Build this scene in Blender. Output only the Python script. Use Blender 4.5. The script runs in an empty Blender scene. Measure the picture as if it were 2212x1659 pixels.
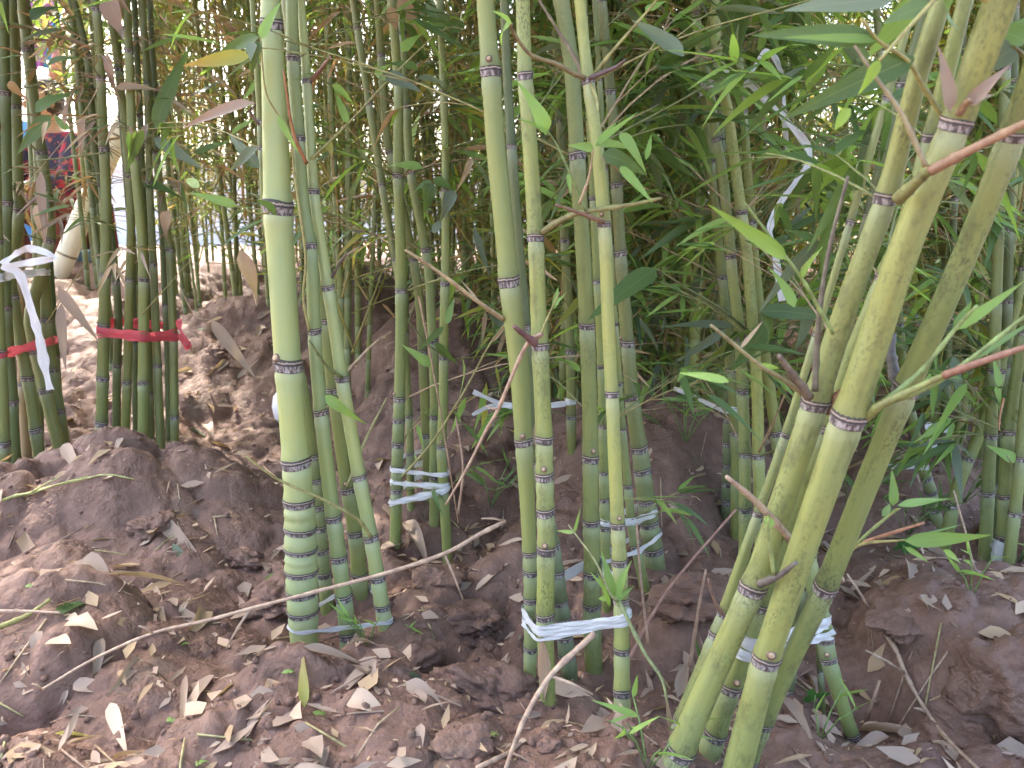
import bpy, bmesh, math, random
import numpy as np
from mathutils import Vector, Matrix, noise as mnoise

# ------------------------------------------------------------------ scene, camera, light
sc = bpy.context.scene
COL = sc.collection
R = math.radians
PITCH, CAMZ, FPX = R(12.0), 0.60, 1703.0
cam = bpy.data.cameras.new('camera'); camo = bpy.data.objects.new('camera', cam); COL.objects.link(camo)
camo.location = (0, 0, CAMZ); camo.rotation_euler = (R(90) - PITCH, 0, 0)
cam.sensor_width = 36; cam.lens = 36 * FPX / 2212; cam.clip_start = 0.02; cam.clip_end = 500
cam.dof.use_dof = True; cam.dof.focus_distance = 1.15; cam.dof.aperture_fstop = 11
sc.camera = camo

SUN_EL, SUN_AZ = 50.0, -38.0            # azimuth of the sun, degrees to the right of the view direction
w = bpy.data.worlds.new('World'); sc.world = w; w.use_nodes = True
nt = w.node_tree
sky = nt.nodes.new('ShaderNodeTexSky'); sky.sky_type = 'NISHITA'; sky.sun_disc = False
sky.sun_elevation = R(SUN_EL); sky.sun_rotation = R(SUN_AZ); sky.dust_density = 5.0; sky.air_density = 0.95; sky.ozone_density = 0.6
nt.links.new(sky.outputs[0], nt.nodes['Background'].inputs[0]); nt.nodes['Background'].inputs[1].default_value = 0.15
sl = bpy.data.lights.new('sun', 'SUN'); sl.energy = 2.6; sl.angle = R(0.5); sl.color = (1.0, 0.94, 0.84)
so = bpy.data.objects.new('sun', sl); COL.objects.link(so)
tosun = Vector((math.sin(R(SUN_AZ)) * math.cos(R(SUN_EL)), math.cos(R(SUN_AZ)) * math.cos(R(SUN_EL)), math.sin(R(SUN_EL))))
so.rotation_euler = tosun.to_track_quat('Z', 'Y').to_euler(); so.location = (-4, 6, 8)
vs = sc.view_settings
vs.view_transform = 'Standard'; vs.look = 'None'; vs.gamma = 1; vs.use_curve_mapping = False
vs.exposure = 3.1
sc.cycles.use_denoising = True; sc.cycles.use_adaptive_sampling = True; sc.cycles.adaptive_threshold = 0.04
sc.cycles.max_bounces = 5; sc.cycles.diffuse_bounces = 3; sc.cycles.glossy_bounces = 2; sc.cycles.transmission_bounces = 4; sc.cycles.transparent_max_bounces = 8

rnd = random.Random(7)
def ru(a, b): return rnd.uniform(a, b)

# ------------------------------------------------------------------ camera geometry helpers
_cp, _sp = math.cos(PITCH), math.sin(PITCH)
def ray(px, py):
    cx = (px - 1106.0) / FPX; cy = -(py - 829.5) / FPX
    return Vector((cx, cy * _sp + _cp, cy * _cp - _sp))
def U(px, py, Y):
    d = ray(px, py); t = Y / d.y
    return Vector((d.x * t, Y, CAMZ + d.z * t))
def depth(p): return p.y * _cp - (p.z - CAMZ) * _sp
def ppx(p):                                           # metres for one photo pixel at p
    return max(depth(p), .05) / FPX
def proj(p):
    dz = p.z - CAMZ; d = p.y * _cp - dz * _sp; v = p.y * _sp + dz * _cp
    return (1106 + FPX * p.x / d, 829.5 - FPX * v / d)

# ------------------------------------------------------------------ noise
def _hash(ix, iy, seed):
    h = (ix.astype(np.int64) * 374761393 + iy.astype(np.int64) * 668265263 + seed * 1274126177) & 0xffffffff
    h = ((h ^ (h >> 13)) * 1274126177) & 0xffffffff
    h = (h ^ (h >> 16)) & 0xffffffff
    return h.astype(np.float64) / 4294967295.0
def vn(x, y, seed):
    xi = np.floor(x); yi = np.floor(y); fx = x - xi; fy = y - yi
    fx = fx * fx * fx * (fx * (fx * 6 - 15) + 10); fy = fy * fy * fy * (fy * (fy * 6 - 15) + 10)
    a = _hash(xi, yi, seed); b = _hash(xi + 1, yi, seed); c = _hash(xi, yi + 1, seed); d = _hash(xi + 1, yi + 1, seed)
    return (a + (b - a) * fx) * (1 - fy) + (c + (d - c) * fx) * fy - .5
def fbm(x, y, seed, octv=4, g=.5):
    s = 0; a = 1.0
    for i in range(octv):
        s = s + a * vn(x, y, seed + i * 17); x = x * 2.03 + 3.1; y = y * 2.03 + 1.7; a *= g
    return s
def domes(x, y, seed, cover=.8):
    """rounded clods: the highest of the neighbouring hemispheres"""
    xi = np.floor(x); yi = np.floor(y); best = np.zeros_like(x)
    for dx in (-1, 0, 1):
        for dy in (-1, 0, 1):
            cx = xi + dx; cy = yi + dy
            jx = cx + _hash(cx, cy, seed); jy = cy + _hash(cx, cy, seed + 1)
            r = .35 + .55 * _hash(cx, cy, seed + 2)
            on = _hash(cx, cy, seed + 3) < cover
            d2 = ((x - jx) ** 2 + (y - jy) ** 2) / (r * r)
            h = np.where(on & (d2 < 1), np.sqrt(np.maximum(0, 1 - d2)) * r, 0)
            best = np.maximum(best, h)
    return best
def sstep(a, b, t):
    t = np.clip((t - a) / (b - a), 0, 1); return t * t * (3 - 2 * t)

# mounds of dug earth: x, y, rx, ry, height
MOUNDS = [(-.86, 1.52, .25, .20, .135), (-.62, 1.50, .20, .15, .07), (-.50, 1.00, .26, .15, .045), (-.20, .93, .15, .10, .03),
          (-.75, 1.12, .22, .14, .035), (.30, 1.12, .10, .13, .085), (.33, 1.64, .24, .22, .20), (-.17, 2.45, .30, .34, .27),
          (-.95, 2.75, .55, .42, .18), (-.55, 3.0, .35, .35, .20), (.62, 1.02, .18, .12, .05), (.45, .80, .12, .10, .03),
          (.08, 1.9, .3, .25, .10), (.85, 1.75, .35, .3, .08), (-1.5, 1.3, .3, .25, .08), (.98, 1.15, .2, .2, .06),
          (-.55, .72, .22, .10, .03), (.05, .70, .12, .08, .02)]
HOLES = [(.10, 1.10, .13, .14, .040), (-.25, 1.13, .20, .14, .070), (.47, .97, .10, .09, .07), (-.10, 1.02, .05, .10, .05), (.26, .92, .08, .1, .025), (.30, .70, .20, .13, .06), (-.15, 1.42, .1, .12, .03)]
def HH(x, y):
    x = np.asarray(x, dtype=np.float64); y = np.asarray(y, dtype=np.float64)
    far = sstep(6, 14, y) + sstep(.3, -2, y); amp = 1 - .85 * np.clip(far, 0, 1)
    h = .30 * sstep(2.0, 4.6, y)
    wx = x + .05 * fbm(x * 5, y * 5, 5, 3); wy = y + .05 * fbm(x * 5 + 9, y * 5, 6, 3)
    for (mx, my, rx, ry, hh) in MOUNDS:
        d2 = ((wx - mx) / rx) ** 2 + ((wy - my) / ry) ** 2
        h = h + hh * np.exp(-np.power(np.maximum(d2, 1e-9), 1.4) * 1.1)
    for (mx, my, rx, ry, hh) in HOLES:
        d2 = ((wx - mx) / rx) ** 2 + ((wy - my) / ry) ** 2
        h = h - hh * np.exp(-d2 * 1.2)
    c = .085 * domes(wx / .24, wy / .24, 21, .62)
    c = c + .040 * domes(wx / .11, wy / .11, 31, .7)
    wx2 = x + .012 * fbm(x * 22, y * 22, 7, 3); wy2 = y + .012 * fbm(x * 22 + 5, y * 22, 8, 3)
    c = c + .011 * domes(wx2 / .042, wy2 / .042, 41, .7) * np.clip(.8 + 1.6 * fbm(x * 6, y * 6, 15, 2), 0, 1.4)
    c = c + .0045 * domes(wx2 / .018, wy2 / .018, 51, .6) * np.clip(.7 + 2 * fbm(x * 9, y * 9, 16, 2), 0, 1.5)
    c = c + .028 * fbm(x * 7, y * 7, 11, 5, .46) + .0025 * fbm(x * 90, y * 90, 12, 3, .6)
    return h + c * amp - .048
_gx = np.arange(-4.6, 4.6, .008); _gy = np.arange(.28, 7.0, .008); _GZ = HH(*[a.ravel() for a in np.meshgrid(_gx, _gy)]).reshape(len(_gy), len(_gx))
def HL(x, y):
    x = np.asarray(x, float); y = np.asarray(y, float); u = np.clip((x + 4.6) / .008, 0, len(_gx) - 1.01); v = np.clip((y - .28) / .008, 0, len(_gy) - 1.01)
    i = u.astype(int); j = v.astype(int); fu = u - i; fv = v - j
    return (_GZ[j, i] * (1 - fu) + _GZ[j, i + 1] * fu) * (1 - fv) + (_GZ[j + 1, i] * (1 - fu) + _GZ[j + 1, i + 1] * fu) * fv
def H1(x, y): return float(HL(x, y))
def normal_at(x, y, e=.012):
    h = HL(np.array([x - e, x + e, x, x]), np.array([y, y, y - e, y + e]))
    return Vector((-(h[1] - h[0]) / (2 * e), -(h[3] - h[2]) / (2 * e), 1)).normalized()
def G(px, py, tmax=40):
    """where the photo ray meets the soil"""
    d = ray(px, py); t = np.linspace(.3, 6, 700)
    z = CAMZ + d.z * t - HL(d.x * t, d.y * t)
    k = np.argmax(z < 0) if (z < 0).any() else len(t) - 1
    if 0 < k < len(t) - 1:
        f = z[k - 1] / (z[k - 1] - z[k] + 1e-9); q = t[k - 1] + (t[k] - t[k - 1]) * f; return Vector((d.x * q, d.y * q, H1(d.x * q, d.y * q)))
    return Vector((d.x * t[k], d.y * t[k], H1(d.x * t[k], d.y * t[k])))

# ------------------------------------------------------------------ node material helpers
def newmat(name):
    m = bpy.data.materials.new(name); m.use_nodes = True
    n = m.node_tree; b = n.nodes['Principled BSDF']
    return m, n, b
def nd(n, typ, **kw):
    o = n.nodes.new(typ)
    for k, v in kw.items():
        if k.startswith('i_'): o.inputs[int(k[2:])].default_value = v
        else: setattr(o, k, v)
    return o
def mixc(n, fac, a, b, mode='MIX'):
    m = n.nodes.new('ShaderNodeMix'); m.data_type = 'RGBA'; m.blend_type = mode; m.clamp_factor = True
    for sock, v in ((m.inputs[0], fac), (m.inputs[6], a), (m.inputs[7], b)):
        if hasattr(v, 'links'): n.links.new(v, sock)
        elif isinstance(v, (int, float)): sock.default_value = v
        else: sock.default_value = (*v, 1)
    return m.outputs[2]
def math_(n, op, a, b=0.0, clamp=False):
    m = n.nodes.new('ShaderNodeMath'); m.operation = op; m.use_clamp = clamp
    for i, v in enumerate((a, b)):
        if hasattr(v, 'links'): n.links.new(v, m.inputs[i])
        else: m.inputs[i].default_value = v
    return m.outputs[0]
def ramp(n, fac, stops, interp='LINEAR'):
    r = n.nodes.new('ShaderNodeValToRGB'); r.color_ramp.interpolation = interp
    el = r.color_ramp.elements
    while len(el) < len(stops): el.new(.5)
    for e, (p, c) in zip(el, stops):
        e.position = p; e.color = (*c, 1) if not isinstance(c, (int, float)) else (c, c, c, 1)
    n.links.new(fac, r.inputs[0]); return r.outputs[0]
def noise(n, vec, scale, detail=4, rough=.55, dim='3D'):
    t = n.nodes.new('ShaderNodeTexNoise'); t.noise_dimensions = dim
    t.inputs['Scale'].default_value = scale; t.inputs['Detail'].default_value = detail; t.inputs['Roughness'].default_value = rough
    if vec is not None: n.links.new(vec, t.inputs['Vector'])
    return t.outputs[0]
def attr(n, name, out='Fac', typ='GEOMETRY'):
    a = n.nodes.new('ShaderNodeAttribute'); a.attribute_name = name; a.attribute_type = typ
    return a.outputs[out]
def bump(n, b, h, strength, dist):
    k = n.nodes.new('ShaderNodeBump'); k.inputs['Strength'].default_value = strength; k.inputs['Distance'].default_value = dist
    n.links.new(h, k.inputs['Height']); n.links.new(k.outputs[0], b.inputs['Normal'])
def scaled(n, vec, s):
    m = n.nodes.new('ShaderNodeMapping'); m.inputs['Scale'].default_value = s
    n.links.new(vec, m.inputs[0]); return m.outputs[0]

M = {}
def mat_soil():
    m, n, b = newmat('soil')
    tc = nd(n, 'ShaderNodeNewGeometry').outputs['Position']
    a = noise(n, tc, 5, 5, .6); c = noise(n, tc, 34, 5, .65); g = noise(n, tc, 210, 3, .6)
    base = ramp(n, a, [(.3, (.112, .058, .039)), (.5, (.160, .088, .059)), (.72, (.210, .124, .086))])
    col = mixc(n, math_(n, 'MULTIPLY', c, .9), base, ramp(n, c, [(.33, (.070, .036, .027)), (.66, (.230, .136, .102))]))
    col = mixc(n, ramp(n, g, [(.60, 0.0), (.75, .6)]), col, (.24, .16, .125))
    col = mixc(n, ramp(n, noise(n, tc, 9, 3, .6), [(.60, 0.0), (.74, .35)]), col, (.10, .10, .066))
    n.links.new(col, b.inputs['Base Color'])
    b.inputs['Roughness'].default_value = .72; b.inputs['Specular IOR Level'].default_value = .35
    hsum = math_(n, 'ADD', math_(n, 'MULTIPLY', c, .6), math_(n, 'ADD', math_(n, 'MULTIPLY', g, .22), math_(n, 'MULTIPLY', noise(n, tc, 85, 4, .65), .4)))
    def cells(sc):
        v = n.nodes.new('ShaderNodeTexVoronoi'); v.feature = 'F1'; v.inputs['Scale'].default_value = sc
        wv = n.nodes.new('ShaderNodeVectorMath'); wv.operation = 'ADD'; nz = n.nodes.new('ShaderNodeTexNoise'); nz.inputs['Scale'].default_value = sc * .8; nz.inputs['Detail'].default_value = 1
        n.links.new(tc, nz.inputs['Vector']); sc2 = n.nodes.new('ShaderNodeVectorMath'); sc2.operation = 'SCALE'; sc2.inputs['Scale'].default_value = .9 / sc
        n.links.new(nz.outputs['Color'], sc2.inputs[0]); n.links.new(tc, wv.inputs[0]); n.links.new(sc2.outputs[0], wv.inputs[1]); n.links.new(wv.outputs[0], v.inputs['Vector'])
        return math_(n, 'POWER', v.outputs['Distance'], 1.6)
    crust = ramp(n, noise(n, tc, 14, 3, .6), [(.40, 0.0), (.60, 1.0)])
    cl = math_(n, 'MULTIPLY', math_(n, 'ADD', math_(n, 'MULTIPLY', cells(75), .75), math_(n, 'MULTIPLY', cells(190), .40)), crust)
    bump(n, b, math_(n, 'SUBTRACT', hsum, math_(n, 'MULTIPLY', cl, .6)), .65, .011)
    return m
def mat_culm():
    m, n, b = newmat('bamboo_culm')
    loc = attr(n, 'loc', 'Vector'); up = attr(n, 'up'); dn = attr(n, 'dn')
    oi = n.nodes.new('ShaderNodeObjectInfo')
    rv = math_(n, 'MULTIPLY', oi.outputs['Random'], 37.0)
    sh = n.nodes.new('ShaderNodeVectorMath'); sh.operation = 'ADD'
    cmb = n.nodes.new('ShaderNodeCombineXYZ')
    for i in range(3): n.links.new(rv, cmb.inputs[i])
    n.links.new(loc, sh.inputs[0]); n.links.new(cmb.outputs[0], sh.inputs[1]); v = sh.outputs[0]
    streak = noise(n, scaled(n, v, (1, 1, .035)), 190, 3, .5)
    patch = noise(n, scaled(n, v, (1, 1, .30)), 26, 4, .6)
    spk = noise(n, scaled(n, v, (1, 1, .55)), 420, 2, .6)
    spkm = noise(n, scaled(n, v, (1, 1, .35)), 34, 3, .6)
    base = oi.outputs['Color']
    col = mixc(n, ramp(n, patch, [(.32, 0.0), (.70, .75)]), base, mixc(n, 1.0, base, (1.22, 1.02, .60), 'MULTIPLY'))
    col = mixc(n, math_(n, 'MULTIPLY', streak, .55), col, mixc(n, 1.0, base, (.72, .85, .75), 'MULTIPLY'))
    # young wood: paler, greener powder just below every node
    pw = math_(n, 'MULTIPLY', ramp(n, math_(n, 'DIVIDE', up, .05), [(.05, .75), (.45, .25), (1.0, 0.0)]), ramp(n, patch, [(.3, .35), (.65, 1.0)]))
    col = mixc(n, pw, col, mixc(n, .55, base, (.42, .48, .36)))
    dk = math_(n, 'MULTIPLY', ramp(n, math_(n, 'DIVIDE', dn, .035), [(0.0, .75), (.4, .28), (1.0, 0.0)]), ramp(n, spkm, [(.3, .3), (.6, 1.0)]))
    col = mixc(n, dk, col, mixc(n, 1.0, base, (.42, .44, .50), 'MULTIPLY'))
    soot = math_(n, 'MULTIPLY', ramp(n, spk, [(.50, 0.0), (.62, .85)]), ramp(n, spkm, [(.46, 0.0), (.66, 1.0)]))
    col = mixc(n, math_(n, 'MULTIPLY', soot, attr(n, 'soot', 'Fac', 'OBJECT')), col, (.030, .034, .022))
    big = math_(n, 'MULTIPLY', ramp(n, noise(n, scaled(n, v, (1, 1, .5)), 55, 4, .7), [(.52, 0.0), (.68, .8)]), attr(n, 'soot', 'Fac', 'OBJECT'))
    col = mixc(n, math_(n, 'MULTIPLY', big, .75), col, (.050, .052, .028))
    wst = math_(n, 'MULTIPLY', ramp(n, noise(n, scaled(n, v, (1, 1, .05)), 75, 4, .65), [(.50, 0.0), (.70, .8)]), attr(n, 'soot', 'Fac', 'OBJECT'))
    col = mixc(n, math_(n, 'MULTIPLY', wst, .8), col, mixc(n, 1.0, base, (.42, .40, .42), 'MULTIPLY'))
    n.links.new(col, b.inputs['Base Color'])
    n.links.new(math_(n, 'ADD', .36, math_(n, 'MULTIPLY', patch, .25)), b.inputs['Roughness'])
    b.inputs['Specular IOR Level'].default_value = .42
    bump(n, b, math_(n, 'ADD', streak, math_(n, 'MULTIPLY', spk, .3)), .14, .002)
    return m
def mat_ring():
    m, n, b = newmat('node_scar')
    v = attr(n, 'v'); loc = attr(n, 'loc', 'Vector')
    oi = n.nodes.new('ShaderNodeObjectInfo')
    rv = n.nodes.new('ShaderNodeCombineXYZ')
    for i in range(3): n.links.new(math_(n, 'MULTIPLY', oi.outputs['Random'], 31.0), rv.inputs[i])
    sh = n.nodes.new('ShaderNodeVectorMath'); sh.operation = 'ADD'; n.links.new(loc, sh.inputs[0]); n.links.new(rv.outputs[0], sh.inputs[1])
    k = noise(n, scaled(n, sh.outputs[0], (1, 1, .4)), 260, 3, .7)
    vv = math_(n, 'ADD', v, math_(n, 'MULTIPLY', math_(n, 'SUBTRACT', k, .5), .22))
    white = mixc(n, ramp(n, k, [(.44, 0.0), (.60, 1.0)]), (.085, .062, .060), (.38, .34, .31))
    c = mixc(n, ramp(n, vv, [(.02, 0.0), (.14, 1.0)]), (.055, .045, .035), white)
    c = mixc(n, ramp(n, vv, [(.46, 0.0), (.54, 1.0)]), c, (.050, .036, .034))
    c = mixc(n, ramp(n, vv, [(.70, 0.0), (.74, .9), (.80, .9), (.84, 0.0)]), c, (.40, .32, .25))
    c = mixc(n, ramp(n, vv, [(.84, 0.0), (.9, 1.0)]), c, (.060, .056, .040))
    n.links.new(c, b.inputs['Base Color']); b.inputs['Roughness'].default_value = .75
    bump(n, b, k, .5, .002)
    return m
def mat_leaf(name='leaf', transl=.44, rough=.42):
    m, n, b = newmat(name)
    oi = n.nodes.new('ShaderNodeObjectInfo')
    base = attr(n, 'lc', 'Color'); uv = attr(n, 'luv', 'Vector')
    sep = n.nodes.new('ShaderNodeSeparateXYZ'); n.links.new(uv, sep.inputs[0])
    vein = noise(n, scaled(n, uv, (.6, 46, 1)), 1.6, 2, .5)
    blot = noise(n, uv, 5.0, 3, .6)
    val = math_(n, 'ADD', .80, math_(n, 'MULTIPLY', oi.outputs['Random'], .40))
    c = mixc(n, 1.0, base, val, 'MULTIPLY') if False else mixc(n, math_(n, 'MULTIPLY', vein, .5), base, mixc(n, 1.0, base, (1.45, 1.35, 1.3), 'MULTIPLY'))
    hs = n.nodes.new('ShaderNodeHueSaturation'); n.links.new(c, hs.inputs['Color']); n.links.new(val, hs.inputs['Value']); hs.inputs['Saturation'].default_value = 1.0
    c = hs.outputs[0]
    mid = math_(n, 'ABSOLUTE', sep.outputs[1])
    c = mixc(n, ramp(n, mid, [(.0, .5), (.07, 0.0)]), c, mixc(n, .5, base, (.42, .45, .20)))
    c = mixc(n, ramp(n, blot, [(.62, 0.0), (.78, .55)]), c, mixc(n, .6, base, (.34, .27, .13)))
    n.links.new(c, b.inputs['Base Color']); b.inputs['Roughness'].default_value = rough; b.inputs['Specular IOR Level'].default_value = .45
    bump(n, b, vein, .25, .002)
    tr = n.nodes.new('ShaderNodeBsdfTranslucent'); n.links.new(mixc(n, 1.0, c, (1.5, 1.45, .75), 'MULTIPLY'), tr.inputs[0])
    ms = n.nodes.new('ShaderNodeMixShader'); ms.inputs[0].default_value = transl
    n.links.new(b.outputs[0], ms.inputs[1]); n.links.new(tr.outputs[0], ms.inputs[2])
    n.links.new(ms.outputs[0], n.nodes['Material Output'].inputs[0])
    return m
def mat_twig():
    m, n, b = newmat('twig')
    tc = nd(n, 'ShaderNodeTexCoord').outputs['Object']; oi = n.nodes.new('ShaderNodeObjectInfo')
    k = noise(n, tc, 75, 5, .7)
    c = mixc(n, ramp(n, k, [(.36, 0.0), (.62, .95)]), oi.outputs['Color'], mixc(n, 1.0, oi.outputs['Color'], (.55, .48, .50), 'MULTIPLY'))
    n.links.new(c, b.inputs['Base Color']); b.inputs['Roughness'].default_value = .6; bump(n, b, k, .4, .002)
    return m
def mat_tape(name, c1, c2, transl=.2):
    m, n, b = newmat(name)
    uv = attr(n, 'luv', 'Vector')
    s = noise(n, scaled(n, uv, (1.5, 18, 1)), 1.5, 3, .6); d = noise(n, scaled(n, uv, (6, 2, 1)), 2.2, 4, .6)
    c = mixc(n, ramp(n, s, [(.35, 0.0), (.65, 1.0)]), c2, c1)
    c = mixc(n, ramp(n, d, [(.55, 0.0), (.8, .45)]), c, (c2[0] * .6, c2[1] * .55, c2[2] * .5))
    n.links.new(c, b.inputs['Base Color']); b.inputs['Roughness'].default_value = .38
    bump(n, b, s, .6, .003)
    tr = n.nodes.new('ShaderNodeBsdfTranslucent'); n.links.new(c, tr.inputs[0])
    ms = n.nodes.new('ShaderNodeMixShader'); ms.inputs[0].default_value = transl
    n.links.new(b.outputs[0], ms.inputs[1]); n.links.new(tr.outputs[0], ms.inputs[2]); n.links.new(ms.outputs[0], n.nodes['Material Output'].inputs[0])
    return m
def mat_plain(name, c1, c2, scale=12, rough=.7, stretch=(1, 1, 1), bs=.2):
    m, n, b = newmat(name)
    tc = nd(n, 'ShaderNodeTexCoord').outputs['Object']
    k = noise(n, scaled(n, tc, stretch), scale, 4, .6)
    n.links.new(ramp(n, k, [(.38, c1), (.64, c2)]), b.inputs['Base Color']); b.inputs['Roughness'].default_value = rough
    bump(n, b, k, bs, .01)
    return m
M['soil'] = mat_soil(); M['culm'] = mat_culm(); M['ring'] = mat_ring(); M['leaf'] = mat_leaf(); M['dryleaf'] = mat_leaf('dry_leaf', .16, .7)
M['twig'] = mat_twig()
M['white_tape'] = mat_tape('white_tape', (.90, .89, .87), (.70, .69, .67)); M['red_tape'] = mat_tape('red_tape', (.80, .16, .17), (.70, .09, .11), .4)
M['cut'] = mat_plain('cut_wood', (.30, .19, .10), (.52, .39, .24), 300, .8)
M['sheath'] = mat_plain('culm_sheath', (.26, .15, .08), (.44, .31, .20), 30, .7, (1, 1, .1))

# ------------------------------------------------------------------ object helpers
def link(name, data, parent=None, loc=(0, 0, 0)):
    o = bpy.data.objects.new(name, data); COL.objects.link(o)
    if parent is not None: o.parent = parent
    o.location = loc
    return o
def tag(o, label=None, cat=None, group=None, kind=None):
    if label: o['label'] = label
    if cat: o['category'] = cat
    if group: o['group'] = group
    if kind: o['kind'] = kind
    return o
def mesh(name, verts, faces, mat=None, smooth=True, attrs=None):
    me = bpy.data.meshes.new(name); me.from_pydata([tuple(v) for v in verts], [], faces)
    if smooth: me.polygons.foreach_set('use_smooth', [True] * len(me.polygons))
    for an, typ, vals in (attrs or []):
        a = me.attributes.new(an, typ, 'POINT')
        flat = np.array(vals, dtype=np.float32).ravel()
        a.data.foreach_set({'FLOAT': 'value', 'FLOAT_VECTOR': 'vector', 'FLOAT_COLOR': 'color'}[typ], flat)
    if mat: me.materials.append(mat)
    me.update(); return me
def frame(t):
    t = t.normalized(); ref = Vector((0, 1, 0)) if abs(t.y) < .9 else Vector((1, 0, 0))
    u = t.cross(ref).normalized(); v = t.cross(u).normalized()
    return u, v
class MB:
    """collects tubes and sheets into one mesh"""
    def __init__(s): s.v = []; s.f = []; s.c = []; s.uv = []
    def tube(s, pts, rad, n=6, cap=True, col=(.2, .2, .1)):
        b0 = len(s.v); L = len(pts)
        for i, p in enumerate(pts):
            t = (pts[min(i + 1, L - 1)] - pts[max(i - 1, 0)]); u, v = frame(t)
            r = rad[i] if not isinstance(rad, (int, float)) else rad
            for k in range(n):
                a = 2 * math.pi * k / n; s.v.append(p + u * (math.cos(a) * r) + v * (math.sin(a) * r)); s.c.append((*col, 1)); s.uv.append((0, 0, 0))
        for i in range(L - 1):
            for k in range(n):
                k2 = (k + 1) % n; s.f.append((b0 + i * n + k, b0 + (i + 1) * n + k, b0 + (i + 1) * n + k2, b0 + i * n + k2))
        if cap:
            s.f.append(tuple(b0 + k for k in range(n))); s.f.append(tuple(b0 + (L - 1) * n + k for k in reversed(range(n))))
    def leaf(s, base, d, nrm, L, W, col, bend=.25, fold=.25, seg=5, twist=0.0, col2=None):
        d = d.normalized(); side = d.cross(nrm).normalized(); nrm = side.cross(d).normalized()
        b0 = len(s.v)
        for i in range(seg + 1):
            t = i / seg; wd = leafw(t) * W * .5
            p = base + d * (L * t) - nrm * (bend * L * t * t)
            a = twist * t; sd = side * math.cos(a) + nrm * math.sin(a); nn = nrm * math.cos(a) - side * math.sin(a)
            cc = col if col2 is None else tuple(col[k] * (1 - t * t) + col2[k] * t * t for k in range(3))
            for q in (-1, 0, 1):
                s.v.append(p + sd * (q * wd) + nn * (abs(q) * wd * fold)); s.c.append((*cc, 1)); s.uv.append((t * 4, q, 0))
        for i in range(seg):
            for q in range(2):
                a = b0 + i * 3 + q; s.f.append((a, a + 1, a + 4, a + 3))
    def mesh(s, name, mat, smooth=True):
        return mesh(name, s.v, s.f, mat, smooth, [('lc', 'FLOAT_COLOR', s.c), ('luv', 'FLOAT_VECTOR', s.uv)])
def leafw(t):
    if t < .06: return .10 + t * 4
    k = (t - .06) / .94
    return max(.012, (math.sin(math.pi * min(1, k ** .62 * .98 + .02)) ** .8) * (1 - .25 * k) + (.34 * (1 - k) ** 3))

KIND = {'mature': (.102, .172, .056), 'young': (.215, .345, .085), 'blue': (.155, .20, .135), 'yellow': (.33, .34, .07), 'dry': (.36, .255, .15),
        'grey': (.30, .220, .165), 'pale': (.46, .34, .245), 'dark': (.055, .098, .040)}
LEAVES = {}
for kd, c in KIND.items():
    for j in range(4):
        mb = MB(); dry = kd in ('dry', 'grey', 'pale')
        mb.leaf(Vector((0, 0, 0)), Vector((1, 0, 0)), Vector((0, 0, 1)), 1.0, 1.0, c,
                bend=[.4, 1.3, 2.3, .9][j] * (1.0 if not dry else .9), fold=[.18, .30, .12, .4][j] * (1 if not dry else 2.2), seg=9, twist=[0, .5, -.6, 1.0][j] * (1 if not dry else 1.6),
                col2=None if kd != 'yellow' else (.40, .26, .13))
        LEAVES[kd, j] = mb.mesh('leaf_' + kd, M['dryleaf'] if dry else M['leaf'])
def leaf_obj(parent, pw, base, tip, W, kind, nrm=None, name='leaf'):
    """a leaf from base to tip (world points); pw = world location of the parent"""
    d = tip - base; L = d.length; d.normalize()
    if nrm is None: nrm = Vector((ru(-.5, .5), ru(-1, .1), ru(.3, 1)))
    side = nrm.cross(d)
    if side.length < 1e-3: side = Vector((1, 0, 0)).cross(d)
    side.normalize(); nz = d.cross(side).normalized()
    o = link(name, LEAVES[kind, rnd.randrange(4)], parent)
    mtx = Matrix(((d.x, side.x, nz.x, 0), (d.y, side.y, nz.y, 0), (d.z, side.z, nz.z, 0), (0, 0, 0, 1)))
    o.matrix_local = Matrix.Translation(base - pw) @ mtx @ Matrix.Diagonal((L, W, W, 1))
    return o
def crv(pts, n):
    """Catmull-Rom through points, n samples"""
    P = [pts[0] * 2 - pts[1]] + list(pts) + [pts[-1] * 2 - pts[-2]]; out = []
    m = len(pts) - 1
    for i in range(n):
        s = i / (n - 1) * m; k = min(int(s), m - 1); t = s - k
        a, b, c, d = P[k], P[k + 1], P[k + 2], P[k + 3]
        out.append(.5 * ((2 * b) + (c - a) * t + (2 * a - 5 * b + 4 * c - d) * t * t + (3 * b - a - 3 * c + d) * t ** 3))
    return out

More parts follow.
